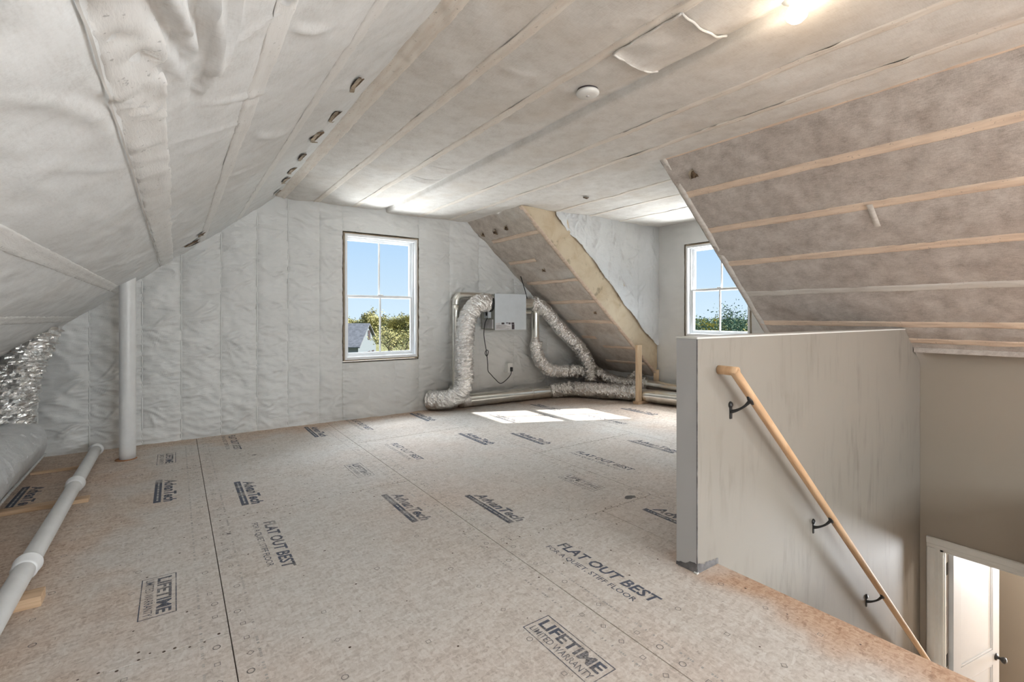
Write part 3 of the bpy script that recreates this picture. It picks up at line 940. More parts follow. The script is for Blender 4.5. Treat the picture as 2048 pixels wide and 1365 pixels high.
# --- right slope, stair side
ceil_r = empty('ceiling_right')
tag(ceil_r, 'brownish netted right roof slope with light strapping bands above the stair', 'ceiling', kind='structure')
VR, NR = frame_axes(SR, False)
OR = (XR, 0, ZC)
cr_ = math.cos(math.atan(SR))
RSX = [3.20, 3.505, 3.815, 4.125, 4.43, 4.745, 4.90]
RS = [(x - XR) / cr_ for x in RSX]
def right_disp(uu, vv):
    p = pillow(vv, RS + [(5.8 - XR) / cr_])
    return p * (.010 + .010 * pn(uu * 1.4, vv * 2, 14) + .005 * fbm(uu * 5, vv * 5, 16, 3)) + .004 * fbm(uu * 3, vv * 3, 12, 3)
YB0, YB1 = -3.25, -1.15       # second dormer, added behind the viewpoint for cross light
sheet('netting_sheet', OR, (0, 1, 0), VR, NR, np.linspace(YB1, YH + .06, 150), np.linspace(-.02, (4.985 - XR) / cr_, 110), right_disp, M['net_right'], ceil_r)
sheet('netting_sheet', OR, (0, 1, 0), VR, NR, np.linspace(YN - .1, YB0, 20), np.linspace(-.02, (5.72 - XR) / cr_, 60), right_disp, M['net_right'], ceil_r)
sheet('netting_sheet', OR, (0, 1, 0), VR, NR, np.linspace(YH + .06, YD0, 60), np.linspace(-.02, (5.72 - XR) / cr_, 150), right_disp, M['net_right'], ceil_r)
# netting wrapped round the dormer edge
def edge_sheet(): 
    vs = np.linspace(-.02, (5.70 - XR) / cr_, 120)
    t = np.linspace(0, 1, 6)
    vv, tt = np.meshgrid(vs, t, indexing='ij')
    O = np.array(OR); Vv = np.array(VR); N = np.array(NR)
    wig = .010 * pn(vv * 5, tt * 0, 3) + .006 * np.abs(np.sin(vv * math.pi / .40))
    yy = YD0 + .03 * np.sin(tt * math.pi / 2) + wig * tt
    dn = .012 * (1 - tt) - .05 * tt + .004 * pn(vv * 12, tt * 3, 5)
    P = O + vv[..., None] * Vv + dn[..., None] * N; P[..., 1] = yy
    nu, nv = vv.shape; idx = np.arange(nu * nv).reshape(nu, nv)
    f = np.stack([idx[:-1, :-1], idx[1:, :-1], idx[1:, 1:], idx[:-1, 1:]], -1).reshape(-1, 4)
    from_pd('netting_edge', P.reshape(-1, 3), f.tolist(), M['strap_pale'], ceil_r, True)
edge_sheet()
strap_e = sheet('strapping_board', OR, (0, 1, 0), VR, NR, YD0 - .055 + np.array([0, .004, .03, .052, .056]), np.linspace(.0, (4.95 - XR) / cr_, 90),
                lambda u, v: .010 * ((u > YD0 - .053) & (u < YD0 - .001)) + .003 * fbm(v * 9, u * 9, 3, 3), M['strap_pale'], ceil_r)
for i, v in enumerate(RS):
    m = M['strap_pale'] if i in (4,) else M['strap_right']
    y1 = YD0 - .01 if i < 6 else YH + .02
    strap(ceil_r, OR, VR, NR, YB1, y1, v, .078 if i == 0 else .066, m, 70 + i, .0055, .004, right_disp)
box('slope_end_return', (4.962, YB1, .900), (XW + .02, YH - .005, .940), M['net_right'], ceil_r, .004)
tear(ceil_r, (3.36, 2.285, zr(3.36)), (0, 1, 0), VR, NR, .085, 1.0, 140, .022, 1.2)
# small raised fold where the netting snags
sheet('netting_fold', (3.88, 1.245, zr(3.88)), (0, 1, 0), VR, NR, np.linspace(-.018, .018, 7), np.linspace(-.10, .10, 20), lambda u, v: .012 + .007 * (1 - (u / .018) ** 2) * (1 - (v / .1) ** 2), M['strap_pale'], ceil_r)

# --- right slope, far side between gable and dormer
ceil_f = empty('ceiling_far_right')
tag(ceil_f, 'dusty brown netted roof slope between gable wall and header beam', 'ceiling', kind='structure')
def far_disp(uu, vv): return right_disp(uu, vv) + .006 * fbm(uu * 4, vv * 3, 33, 3)
sheet('netting_sheet', OR, (0, 1, 0), VR, NR, np.linspace(YD1 - .03, YF + .06, 70), np.linspace(-.02, (5.72 - XR) / cr_, 160), far_disp, M['net_far'], ceil_f)
for i, (x, y0, y1) in enumerate([(3.52, YD1, 5.45), (3.83, 4.9, 5.5), (4.14, YD1, 5.5), (4.45, YD1, 5.5), (4.76, YD1, 5.35), (5.03, 5.0, 5.3), (5.18, YD1, 5.0), (5.45, YD1, 5.2)]):
    strap(ceil_f, OR, VR, NR, y0, y1, (x - XR) / cr_, .06, M['strap_far'], 90 + i, .009, .003, far_disp)
strap_b = sheet('strapping_board', OR, (0, 1, 0), VR, NR, YD1 - .055 + np.array([0, .004, .03, .056, .060]), np.linspace(.02, (5.60 - XR) / cr_, 120),
                lambda u, v: .014 * ((u > YD1 - .053) & (u < YD1 + .003)) + .002 * fbm(v * 9, u * 9, 3, 3), M['strap_far'], ceil_f)
for k, (x, y, s) in enumerate([(3.39, 5.50, .08), (3.40, 5.21, .085), (3.385, 4.94, .08), (3.96, 4.90, .07), (4.60, 4.60, .065)]):
    tear(ceil_f, (x, y, zr(x)), (0, 1, 0), VR, NR, s, .5, 160 + k, .02, 1.4)

# --- flat ceiling, two halves meeting in a step along the ridge line
ceil = empty('ceiling')
tag(ceil, 'flat ceiling of stapled netting with strapping bands and a stepped centre line', 'ceiling', kind='structure')
XS = 2.075
CS = [.90, 1.285, 1.70, 2.07, 2.51, 2.935, 3.20]
q = random.Random(77)
kc = []
for k in range(46):
    y = q.uniform(-.5, 5.4); x = q.choice(CS[:4]); a = q.choice([0, math.pi]) + q.uniform(-.5, .5) + math.pi / 2
    kc.append((y, x + .03, a, q.uniform(.1, .3), q.uniform(.010, .022), q.uniform(.003, .009)))
KC = creases(kc, 5)
def ceil_disp(uu, vv):
    p = pillow(vv, CS + [-.2, 4.4, 5.8])
    return p * (.012 + .012 * pn(uu * 1.2, vv * 2, 24) + .006 * fbm(uu * 3, vv * 4, 26, 3)) + .004 * fbm(uu * 2.5, vv * 2.5, 22, 3) + KC(uu, vv)
def cut_fold(uu, vv): return ceil_disp(uu, vv) - .022 * np.exp(-((XS - vv) / .05) ** 2)
sheet('netting_sheet', (0, 0, ZC), (0, 1, 0), (1, 0, 0), (0, 0, -1), np.linspace(YN - .1, YF + .06, 420), np.linspace(XL - .01, XS, 75), cut_fold, M['net_ceil'], ceil)
def ceil_disp_r(uu, vv):
    k = np.clip((vv - XS) / .03, 0, 1)
    flat = np.clip((vv - XS - .33) / .1, 0, 1)        # taut board band next to the step
    return .028 * np.sqrt(k) * (1 - .6 * np.clip((vv - XS) / .9, 0, 1)) + ceil_disp(uu, vv) * (.25 + .75 * flat) - .03 * (k == 0)
sheet('netting_sheet', (0, 0, ZC), (0, 1, 0), (1, 0, 0), (0, 0, -1), np.linspace(YN - .1, YF + .06, 420), np.concatenate([[XS - .002, XS], np.linspace(XS + .008, XR + .01, 80)]), ceil_disp_r, M['net_ceil'], ceil)
sheet('netting_sheet', (0, 0, ZC), (0, 1, 0), (1, 0, 0), (0, 0, -1), np.linspace(YD0 - .03, YD1 + .03, 120), np.linspace(XR - .02, XD + .06, 150), ceil_disp, M['net_ceil'], ceil)
for i, (x, w) in enumerate([(.915, .11), (1.285, .07), (1.70, .065), (2.51, .06), (2.935, .055)]):
    strap(ceil, (0, 0, ZC), (1, 0, 0), (0, 0, -1), YN, YF - .02, x, w, M['strap_ceil'], 30 + i, .006, .007 if x < 1.0 else .004, ceil_disp_r if x > XS else cut_fold)
for i, x in enumerate((3.75, 4.3, 4.85)):
    strap(ceil, (0, 0, ZC), (1, 0, 0), (0, 0, -1), YD0 + .05, YD1 - .05, x, .06, M['strap_ceil'], 40 + i, .005, .003, ceil_disp)
tear(ceil, (3.55, 3.70, ZC), (0, 1, 0), (1, 0, 0), (0, 0, -1), .06, 1.2, 180, .022, 1.8)
# loose patch of netting with rolled edges and a pair of slits
def patch(x0, x1, y0, y1, sag, seed):
    q = lambda u, v: cut_fold(u, v) + .004 + sag * (np.clip((u - y0) / (y1 - y0), 0, 1)) + .006 * fbm(u * 5, v * 5, seed, 3) + .010 * np.exp(-np.minimum(np.minimum(u - y0, y1 - u), np.minimum(v - x0, x1 - v)) / .018)
    o = sheet('netting_patch', (0, 0, ZC), (0, 1, 0), (1, 0, 0), (0, 0, -1), np.linspace(y0, y1, 40), np.linspace(x0, x1, 40), q, M['net_ceil'], ceil)
    for nm, pts in (('rolled_edge', [(x0, y0), (x1, y0)]), ('rolled_edge', [(x0, y1), (x1, y1)]), ('rolled_edge', [(x0, y0), (x0, y1)])):
        (ax, ay), (bx, by) = pts
        P = [(ax + (bx - ax) * t, ay + (by - ay) * t, ZC - float(cut_fold(np.array([[ay + (by - ay) * t]]), np.array([[ax + (bx - ax) * t]]))[0, 0]) - .012 - (sag if ay > (y0 + y1) / 2 and by > (y0 + y1) / 2 else sag * (ay + (by - ay) * t - y0) / (y1 - y0)) + .004 * math.sin(t * 19 + seed)) for t in np.linspace(0, 1, 9)]
        tube('rolled_edge', P, .0055, M['net_ceil'], o, 8, .02)
patch(1.72, 2.05, 1.22, 1.60, .003, 3)
for y in (3.72, 4.08):
    sheet('netting_slit', (0, 0, ZC), (1, 0, 0), (0, 1, 0), (0, 0, -1), np.linspace(1.76, 2.06, 24), y + np.linspace(-.03, .03, 9), lambda u, v, y=y: cut_fold(v, u) + .002 + .022 * np.clip((v - y + .03) / .06, 0, 1) * (1 - ((u - 1.91) / .16) ** 2), M['net_ceil'], ceil)

# ------------------------------------------------------------------ half wall beside the stair (continues down as the stairwell wall)
hw = empty('wall_stair')
tag(hw, 'painted drywall half wall beside the stair with a scuffed lower face', 'wall', kind='structure')
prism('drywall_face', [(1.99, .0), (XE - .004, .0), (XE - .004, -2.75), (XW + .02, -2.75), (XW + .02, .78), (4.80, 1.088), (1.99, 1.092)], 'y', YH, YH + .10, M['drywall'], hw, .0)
box('wall_end', (1.984, YH + .001, .0), (1.9905, YH + .112, 1.092), M['drywall_end_lit'], hw, .002)
prism('wall_cap', [(1.980, 1.092), (4.79, 1.089), (4.78, 1.097), (1.980, 1.100)], 'y', YH - .004, YH + .114, M['white_trim'], hw, .001)
prism('back_face', [(1.99, .0), (XW, .0), (XW, .78), (4.80, 1.088), (1.99, 1.092)], 'y', YH + .1005, YH + .113, M['drywall_plain'], hw)
box('corner_bead', (1.9835, YH - .0018, .03), (1.9875, YH + .002, 1.09), M['ragged'], hw, 0)
def ragged(nm, p0, p1, n, hmin, hmax, off, seed):
    q = random.Random(seed); V = []; F = []
    for j in range(n + 1):
        t = j / n; x = p0[0] + (p1[0] - p0[0]) * t; y = p0[1] + (p1[1] - p0[1]) * t
        h = hmin + (hmax - hmin) * t + q.uniform(-.006, .008)
        V += [(x + off[0], y + off[1], .0), (x + off[0] * .5, y + off[1] * .5, h)]
    for j in range(n): F.append((2 * j, 2 * j + 2, 2 * j + 3, 2 * j + 1))
    return from_pd(nm, V, F, M['ragged'], hw)
ragged('torn_drywall_edge', (1.985, YH + .112), (1.985, YH), 9, .018, .045, (-.003, 0), 4)
ragged('torn_drywall_edge', (1.985, YH), (XE + .005, YH), 12, .040, .022, (0, -.003), 6)
box('white_paint_chip', (1.975, YH - .006, .0), (1.992, YH + .012, .007), M['white_trim'], hw, .002)

# door wall at the foot of the stair
DH0, DH1, DHZ = .37, 1.195, -.722
wall_right = empty('wall_right')
tag(wall_right, 'beige drywall above the doorway at the foot of the stair', 'wall', kind='structure')
boxes('drywall_face', [((XW, -1.25, DHZ), (XW + .11, YH + .15, .935)), ((XW, DH1, -2.75), (XW + .11, YH + .15, DHZ)), ((XW, -1.6, -2.75), (XW + .11, DH0, DHZ))], M['drywall_plain'], wall_right)
sheet('joint_compound_skim', (XW, 0, 0), (0, 1, 0), (0, 0, 1), (-1, 0, 0), np.linspace(-.5, YH - .002, 60), np.linspace(-.6, .90, 60), lambda u, v: .002 + .0012 * fbm(u * 2, v * 6, 5, 4), M['drywall_plain'], wall_right)
# casing
tr = empty('trim_1', (XW, .78, DHZ)); tag(tr, 'white moulded casing around the doorway at the foot of the stair', 'trim', kind='structure')
def casing(name, a, b, horiz):
    prof = [(0, .010), (.012, .014), (.030, .013), (.052, .020), (.070, .022), (.085, .018)]
    for (w0, t0), (w1, t1) in zip(prof[:-1], prof[1:]):
        if horiz: box(name, (XW - (t0 + t1) / 2, a, DHZ + w0), (XW + .001, b, DHZ + w1), M['white_trim'], tr, .001)
        else: box(name, (XW - (t0 + t1) / 2, a[0] + a[1] * w0, -2.75), (XW + .001, a[0] + a[1] * w1, b), M['white_trim'], tr, .001)
def casing2(pts_fn):
    pass
prof = [(0, 0), (0, .011), (.010, .014), (.028, .013), (.034, .018), (.060, .021), (.078, .021), (.085, .014), (.085, 0)]
prism('head_casing', [(XW - t, DHZ + w) for w, t in prof], 'y', DH0 - .085, DH1 + .085, M['white_trim'], tr)
prism('side_casing', [(XW - t, DH1 + w) for w, t in prof], 'z', -2.75, DHZ + .0, M['white_trim'], tr)
prism('side_casing', [(XW - t, DH0 - w) for w, t in prof], 'z', -2.75, DHZ + .0, M['white_trim'], tr)
boxes('jamb', [((XW - .002, DH1 - .018, -2.75), (XW + .125, DH1 + .001, DHZ)), ((XW - .002, DH0 - .001, -2.75), (XW + .125, DH0 + .018, DHZ)), ((XW - .002, DH0, DHZ - .018), (XW + .125, DH1, DHZ + .001))], M['white_trim'], tr)
boxes('door_stop', [((XW + .020, DH1 - .025, -2.75), (XW + .050, DH1 - .018, DHZ - .018)), ((XW + .045, DH0 + .018, DHZ - .030), (XW + .080, DH1 - .018, DHZ - .018))], M['white_trim'], tr)

# open door
HX, HY = XW + .128, DH1 - .022
door = empty('door_1', (HX, HY, -2.74)); tag(door, 'white two panel door standing open below the stair', 'door', kind='structure')
RD = Matrix.Translation((HX, HY, -2.74)) @ Matrix.Rotation(math.radians(-11), 4, 'Z')
DW, DHt = .76, 2.0
bm = bmesh.new()
st = .115
for lo, hi in [((0, -.035, 0), (st, 0, DHt)), ((DW - st, -.035, 0), (DW, 0, DHt)), ((st, -.035, DHt - .12), (DW - st, 0, DHt)), ((st, -.035, 0), (DW - st, 0, .22)), ((st, -.035, .86), (DW - st, 0, .99))]:
    bm_box(bm, lo, hi, .0015, RD)
bm_obj('door_frame', bm, M['door_white'], door)
for z0, z1 in ((.22, .86), (.99, DHt - .12)):
    bm = bmesh.new(); bm_box(bm, (st - .002, -.026, z0 - .002), (DW - st + .002, -.009, z1 + .002), 0, RD)
    p = bm_obj('door_panel', bm, M['door_white'], door)
    bm = bmesh.new()
    for lo, hi in [((st, -.033, z0), (st + .018, -.004, z1)), ((DW - st - .018, -.033, z0), (DW - st, -.004, z1)), ((st, -.033, z0), (DW - st, -.004, z0 + .018)), ((st, -.033, z1 - .018), (DW - st, -.004, z1))]:
        bm_box(bm, lo, hi, .006, RD)
    bm_obj('panel_moulding', bm, M['door_white'], p)
kn = RD @ Vector((DW - .06, -.035, .915))
nv = (RD.to_3x3() @ Vector((0, -1, 0)))
lathe('door_knob', [(.0, 0), (.030, 0), (.030, .006), (.012, .010), (.011, .030), (.020, .038), (.027, .050), (.026, .062), (.016, .070), (0, .071)], kn, nv, M['black'], door)
for z in (-.905, -1.665, -2.45):
    boxes('hinge', [((XW + .085, DH1 - .0205, z - .05), (XW + .124, DH1 - .0175, z + .05))], M['hinge'], door)
boxes('latch_plate', [((XW + .052, DH1 - .0200, -1.28), (XW + .078, DH1 - .0175, -1.21))], M['hinge'], door)

# ------------------------------------------------------------------ stairwell and hall below
low = empty('wall_stairwell'); tag(low, 'stairwell side and hall walls below the attic floor', 'wall', kind='structure')
boxes('stairwell_side', [((XE - .05, .19, -2.75), (XW, .30, -.02)), ((XE - .06, .19, -2.75), (XE - .014, YH + .1, -.28))], M['drywall_plain'], low)
boxes('hall_wall', [((9.2, -1.7, -2.75), (9.32, -.48, -.3)), ((9.2, .72, -2.75), (9.32, 2.5, -.3)), ((9.2, -.48, -2.75), (9.32, .72, -2.68)), ((9.2, -.48, -1.36), (9.32, .72, -.3)),
                    ((XW + .11, 2.4, -2.75), (9.3, 2.5, -.3)), ((XW + .11, -1.7, -2.75), (9.3, -1.6, -.3)), ((XW, YH + .15, -2.75), (XW + .11, 2.5, -.3)), ((XW, -1.7, -2.75), (XW + .11, -1.6, -.3)), ((6.6, .80, -2.75), (6.7, 2.4, -.3))], M['drywall_plain'], low)
box('hall_ceiling', (XW + .11, -1.7, -.32), (9.35, 2.5, -.28), M['drywall_plain'], low, 0)
fl2 = boxes('floor_hall', [((XE - .1, -1.7, -2.80), (9.35, 2.5, -2.75))], M['hall_floor']); tag(fl2, 'brown board floor of the hall at the foot of the stair', 'floor', kind='structure')
stairs = empty('staircase', (XE, .8, -2.75)); tag(stairs, 'straight wooden staircase going down beside the half wall', 'staircase')
NS = 13
for i in range(1, NS + 1):
    z = -i * 2.75 / (NS + 1); x = XE + (i - 1) * .222
    box('tread', (x - .02, .302, z - .027), (x + .235, YH - .002, z), M['tread'], stairs, .004)
    box('riser', (x - .004, .302, z), (x + .012, YH - .002, z + 2.75 / (NS + 1) - .028), M['white_trim'], stairs, 0)

hl = empty('hall_fill_lamp', (5.95, .45, -.33)); tag(hl, 'added unseen fill lamp on the hall ceiling below the stair', 'lamp')  # unseen lamp added to brighten the hall wall and open door
lathe('shade', [(.0, 0), (.12, 0), (.12, .03), (.08, .06), (.0, .07)], (5.95, .45, -.325), (0, 0, -1), emis('lit_lamp_shade', (1, .95, .88), 3), hl)
_d = bpy.data.lights.new('hall_fill_light', 'POINT'); _d.energy = 16; _d.color = (1, .93, .84); _d.shadow_soft_size = .1
_lo = bpy.data.objects.new('hall_fill_light', _d); COL.objects.link(_lo); _lo.location = (5.95, .45, -.52)

# ------------------------------------------------------------------ handrail
hr = empty('handrail', (2.15, YH, .95)); tag(hr, 'round wooden handrail with black brackets sloping down the half wall', 'handrail')
RY = YH - .086
R0 = np.array([2.165, RY, .925]); RDn = np.array([1, 0, -.892]); RDn = RDn / np.linalg.norm(RDn)
R1 = R0 + RDn * 4.0
tube('rail', [tuple(R0 - RDn * .022), tuple(R1)], .0215, M['rail'], hr, 20, .1, smooth_path=False, fn=lambda s, a: 1 - .10 * (np.sin(a) > .85))
tube('wall_return', [(2.160, RY - .012, .938), (2.160, YH - .001, .938)], .0215, M['rail'], hr, 20, .03, smooth_path=False)
for bx in (2.262, 3.165, 3.985, 4.90):
    t = (bx + .03 - R0[0]) / RDn[0]; c = R0 + RDn * t
    wz = c[2] - .085
    br = empty('rail_bracket', (bx, YH, wz), hr)
    br.matrix_parent_inverse = Matrix.Translation(-Vector(hr.location))
    lathe('wall_rose', [(.0, 0), (.017, 0), (.016, .005), (.010, .011), (.0, .012)], (bx, YH, wz + .030), (0, -1, 0), M['black'], br)
    box('wall_plate', (bx - .009, YH - .007, wz - .040), (bx + .009, YH, wz + .036), M['black'], br, .003)
    tube('arm', [(bx, YH - .004, wz - .004), (bx + .006, YH - .030, wz + .006), (bx + .016, YH - .062, wz + .028), (c[0], RY, c[2] - .026)], lambda k: .010 - .004 * math.sin(k * math.pi), M['black'], br, 12, .008)
    e = RDn * .033; o = np.array([0, 0, -.0245])
    tube('saddle', [tuple(c - e + o), tuple(c + o * 1.05), tuple(c + e + o)], lambda k: .005 + .007 * math.sin(k * math.pi), M['black'], br, 10, .008)

# ------------------------------------------------------------------ ceiling fittings
sd = empty('smoke_detector', (1.885, 1.945, 2.45)); tag(sd, 'round white smoke detector on the ceiling', 'smoke detector')
lathe('base', [(.0, 0), (.058, 0), (.058, .016), (.0, .016)], (1.885, 1.945, 2.468), (0, 0, -1), M['sticker_dark'], sd)
lathe('cover', [(.0, .0), (.060, .0), (.064, .006), (.064, .013), (.058, .020), (.030, .0245), (.0, .025)], (1.885, 1.945, 2.453), (0, 0, -1), M['plastic'], sd, 40)
lathe('test_button', [(.0, 0), (.010, 0), (.009, .003), (0, .003)], (1.885, 1.945, 2.4285), (0, 0, -1), M['sticker'], sd, 16)
def lamp(x, y, label, energy):
    r = empty('ceiling_bulb', (x, y, 2.46)); tag(r, label, 'light bulb')
    lathe('lampholder', [(.0, 0), (.055, 0), (.055, .010), (.028, .020), (.022, .030), (.0, .030)], (x, y, 2.475), (0, 0, -1), M['plastic'], r)
    b = lathe('bulb', [(.0, 0), (.014, 0), (.015, .018), (.026, .034), (.036, .052), (.040, .068), (.036, .086), (.022, .100), (.0, .106)], (x, y, 2.470), (0, 0, -1), M['bulb'], r)
    d = bpy.data.lights.new('bulb_light', 'POINT'); d.energy = energy; d.color = (1, .80, .58); d.shadow_soft_size = .045
    o = bpy.data.objects.new('bulb_light', d); COL.objects.link(o); o.location = (x, y, 2.30)
lamp(2.02, .905, 'lit bare bulb glowing warm on the ceiling', 1.0)
lamp(2.03, -2.0, 'added fill bulb on the ceiling behind the viewpoint', 1.0)  # unseen bulb added behind the camera as fill

# ------------------------------------------------------------------ ventilation unit and ducts
hv = empty('ventilation_unit', (3.685, 5.43, 1.01)); tag(hv, 'pale grey ventilation box mounted on the gable wall between foil ducts', 'ventilation unit')
box('case', (3.432, 5.275, 1.015), (3.933, 5.61, 1.488), M['hrv_side'], hv, .006)
box('front_panel', (3.428, 5.258, 1.010), (3.937, 5.276, 1.492), M['hrv'], hv, .004)
box('label_sticker', (3.436, 5.2565, 1.015), (3.690, 5.2582, 1.085), M['sticker'], hv, 0)
for k, (a, b, c_, d_) in enumerate([(3.436, 3.505, 1.088, 1.108), (3.530, 3.575, 1.086, 1.110), (3.600, 3.640, 1.098, 1.110), (3.645, 3.675, 1.086, 1.110), (3.690, 3.735, 1.086, 1.110), (3.695, 3.738, 1.018, 1.084)]):
    box('label_print', (a, 5.2562, c_), (b, 5.2580, d_), M['sticker'] if k == 0 else M['sticker_dark'], hv, 0)
for k in range(4):
    box('label_print', (3.445, 5.2560, 1.023 + k * .015), (3.445 + (.20, .15, .22, .17)[k], 5.2566, 1.027 + k * .015), M['mark'], hv, 0)
cbx = box('control_box', (3.385, 5.36, 1.17), (3.433, 5.46, 1.29), M['hrv'], hv, .003)
box('switch', (3.379, 5.38, 1.20), (3.386, 5.41, 1.26), M['black'], cbx, .002)
box('wiring_cover', (3.418, 5.31, 1.03), (3.4325, 5.56, 1.15), M['sticker'], hv, .002)
tube('port_collar', [(3.435, 5.385, 1.365), (3.395, 5.385, 1.365)], .118, M['black'], hv, 32, .02, smooth_path=False)
tube('port_collar', [(3.935, 5.40, 1.375), (4.20, 5.40, 1.375)], .070, M['galv'], hv, 28, .03, smooth_path=False)
tube('port_collar', [(3.935, 5.44, 1.255), (4.16, 5.44, 1.255)], .030, M['galv'], hv, 20, .03, smooth_path=False)

d1 = empty('flexible_duct', (2.75, 5.45, 0)); tag(d1, 'thick foil duct curving from the ventilation unit down to the floor', 'duct')
tube('foil_sleeve', [(3.40, 5.385, 1.365), (3.30, 5.36, 1.375), (3.16, 5.34, 1.31), (3.05, 5.33, 1.14), (3.015, 5.33, .9), (3.01, 5.335, .62), (3.02, 5.34, .40)], .118, M['foil'], d1, 34, .014, .0075, seed=3)
tube('foil_sleeve', [(3.02, 5.34, .42), (2.995, 5.345, .30), (2.92, 5.36, .20), (2.80, 5.42, .145), (2.70, 5.52, .13), (2.64, 5.60, .13)], .118, M['foil'], d1, 34, .014, .0065, seed=8)
tube('band', [(3.02, 5.34, .40), (3.018, 5.34, .425)], .121, M['galv'], d1, 32, .01, smooth_path=False)

d2 = empty('riser_pipe', (3.01, 5.52, 0)); tag(d2, 'thin galvanised riser pipe behind the thick foil duct', 'pipe')
tube('pipe', [(2.985, 5.515, .22), (2.985, 5.515, 1.36)], .048, M['galv'], d2, 24, .1, smooth_path=False)
tube('elbow', [(2.985, 5.515, 1.34), (2.99, 5.515, 1.40), (3.02, 5.515, 1.45), (3.08, 5.515, 1.465), (3.42, 5.515, 1.465)], .050, M['galv'], d2, 24, .015)

d3 = empty('floor_duct', (3.9, 5.45, 0)); tag(d3, 'galvanised floor duct with a foil middle running along wall and under the beam', 'duct')
tube('pipe', [(3.02, 5.49, .092), (4.52, 5.40, .092)], .084, M['galv'], d3, 32, .1, smooth_path=False)
tube('band', [(4.13, 5.4235, .092), (4.145, 5.4226, .092)], .0875, M['galv'], d3, 32, .02, smooth_path=False)
tube('foil_sleeve', [(3.06, 5.487, .094), (3.16, 5.481, .094)], .092, M['foil'], d3, 28, .012, .005, smooth_path=False)
tube('foil_sleeve', [(4.48, 5.40, .095), (4.66, 5.33, .115), (4.85, 5.15, .125), (5.02, 4.88, .125), (5.17, 4.62, .125), (5.27, 4.44, .12)], .106, M['foil'], d3, 32, .013, .0085, seed=13)
tube('pipe', [(5.255, 4.47, .105), (5.50, 3.45, .105), (5.53, 2.7, .105)], .088, M['galv'], d3, 32, .05)

d4 = empty('flexible_duct', (5.1, 5.2, 0)); tag(d4, 'foil duct slanting from the right side of the ventilation unit under the slope', 'duct')
tube('foil_sleeve', [(4.14, 5.40, 1.375), (4.26, 5.385, 1.36), (4.42, 5.36, 1.22), (4.62, 5.34, 1.02), (4.86, 5.32, .82), (5.02, 5.29, .66), (5.11, 5.26, .50), (5.13, 5.24, .34), (5.12, 5.22, .21)], .094, M['foil'], d4, 30, .013, .008, seed=21)

d5 = empty('flexible_duct', (4.6, 5.38, 0)); tag(d5, 'bent foil duct below a vertical galvanised pipe beside the ventilation unit', 'duct')
tube('pipe', [(4.225, 5.42, .80), (4.225, 5.42, 1.33)], .055, M['galv'], d5, 24, .1, smooth_path=False)
tube('reducer', [(4.225, 5.42, .80), (4.225, 5.42, .88)], lambda k: .078 - .022 * k, M['foil'], d5, 28, .01, smooth_path=False)
tube('foil_sleeve', [(4.225, 5.42, .83), (4.235, 5.41, .70), (4.29, 5.40, .56), (4.40, 5.385, .44), (4.56, 5.37, .39), (4.76, 5.36, .375), (4.95, 5.35, .365), (5.03, 5.35, .36)], .090, M['foil'], d5, 30, .013, .0075, seed=29)

d6 = empty('flexible_duct', (5.4, 4.8, 0)); tag(d6, 'foil duct snaking low beneath the far slope to a rear galvanised pipe', 'duct')
tube('foil_sleeve', [(5.18, 5.44, .46), (5.26, 5.28, .36), (5.34, 5.05, .25), (5.41, 4.84, .215), (5.47, 4.66, .23), (5.52, 4.48, .24)], .085, M['foil'], d6, 28, .013, .0075, seed=37)
tube('pipe', [(5.51, 4.50, .225), (5.555, 4.0, .215), (5.57, 2.7, .21)], .068, M['galv'], d6, 28, .05)
d7 = empty('flexible_duct', (5.55, 4.65, 0)); tag(d7, 'short dark crumpled foil duct end behind the pine stud', 'duct')
tube('foil_sleeve', [(5.53, 4.95, .16), (5.565, 4.72, .34), (5.575, 4.60, .385)], .06, M['foil'], d7, 24, .008, .006, seed=43)

# power cord and outlet
pc = empty('power_cord', (3.85, 5.55, .45)); tag(pc, 'black power cord with a knot hanging below the ventilation unit', 'cord')
CY_ = 5.522
tube('cable', [(3.40, 5.40, 1.17), (3.405, 5.47, 1.10), (3.42, CY_, .94), (3.455, CY_, .74), (3.468, CY_, .66), (3.48, CY_, .55), (3.487, CY_, .45), (3.53, CY_, .40), (3.60, CY_, .33), (3.69, CY_, .262), (3.79, CY_, .305), (3.86, CY_, .37), (3.878, CY_, .43)], .0055, M['cord'], pc, 10, .01)
tube('knot', [(3.470, CY_ - .008, .64), (3.440, CY_ - .012, .67), (3.432, CY_ - .012, .70), (3.455, CY_ - .012, .735), (3.480, CY_ - .012, .72), (3.478, CY_ - .012, .68), (3.462, CY_ - .01, .655), (3.440, CY_ - .01, .675)], .005, M['cord'], pc, 10, .008)
box('plug', (3.862, CY_ - .012, .415), (3.894, CY_ + .022, .475), M['cord'], pc, .006)
ob = box('outlet_box', (3.825, 5.535, .40), (3.905, 5.612, .53), M['plastic'], None, .004); tag(ob, 'small white electrical outlet at the end of the black cord', 'outlet')
# hanging bracket wire above the unit
hb = tube('hanging_strap', [(4.02, 5.50, 1.76), (4.04, 5.42, 1.55), (4.07, 5.40, 1.40)], .006, M['black'], None, 8, .02); tag(hb, 'dark metal strap above the right duct stub of the ventilation unit', 'strap')

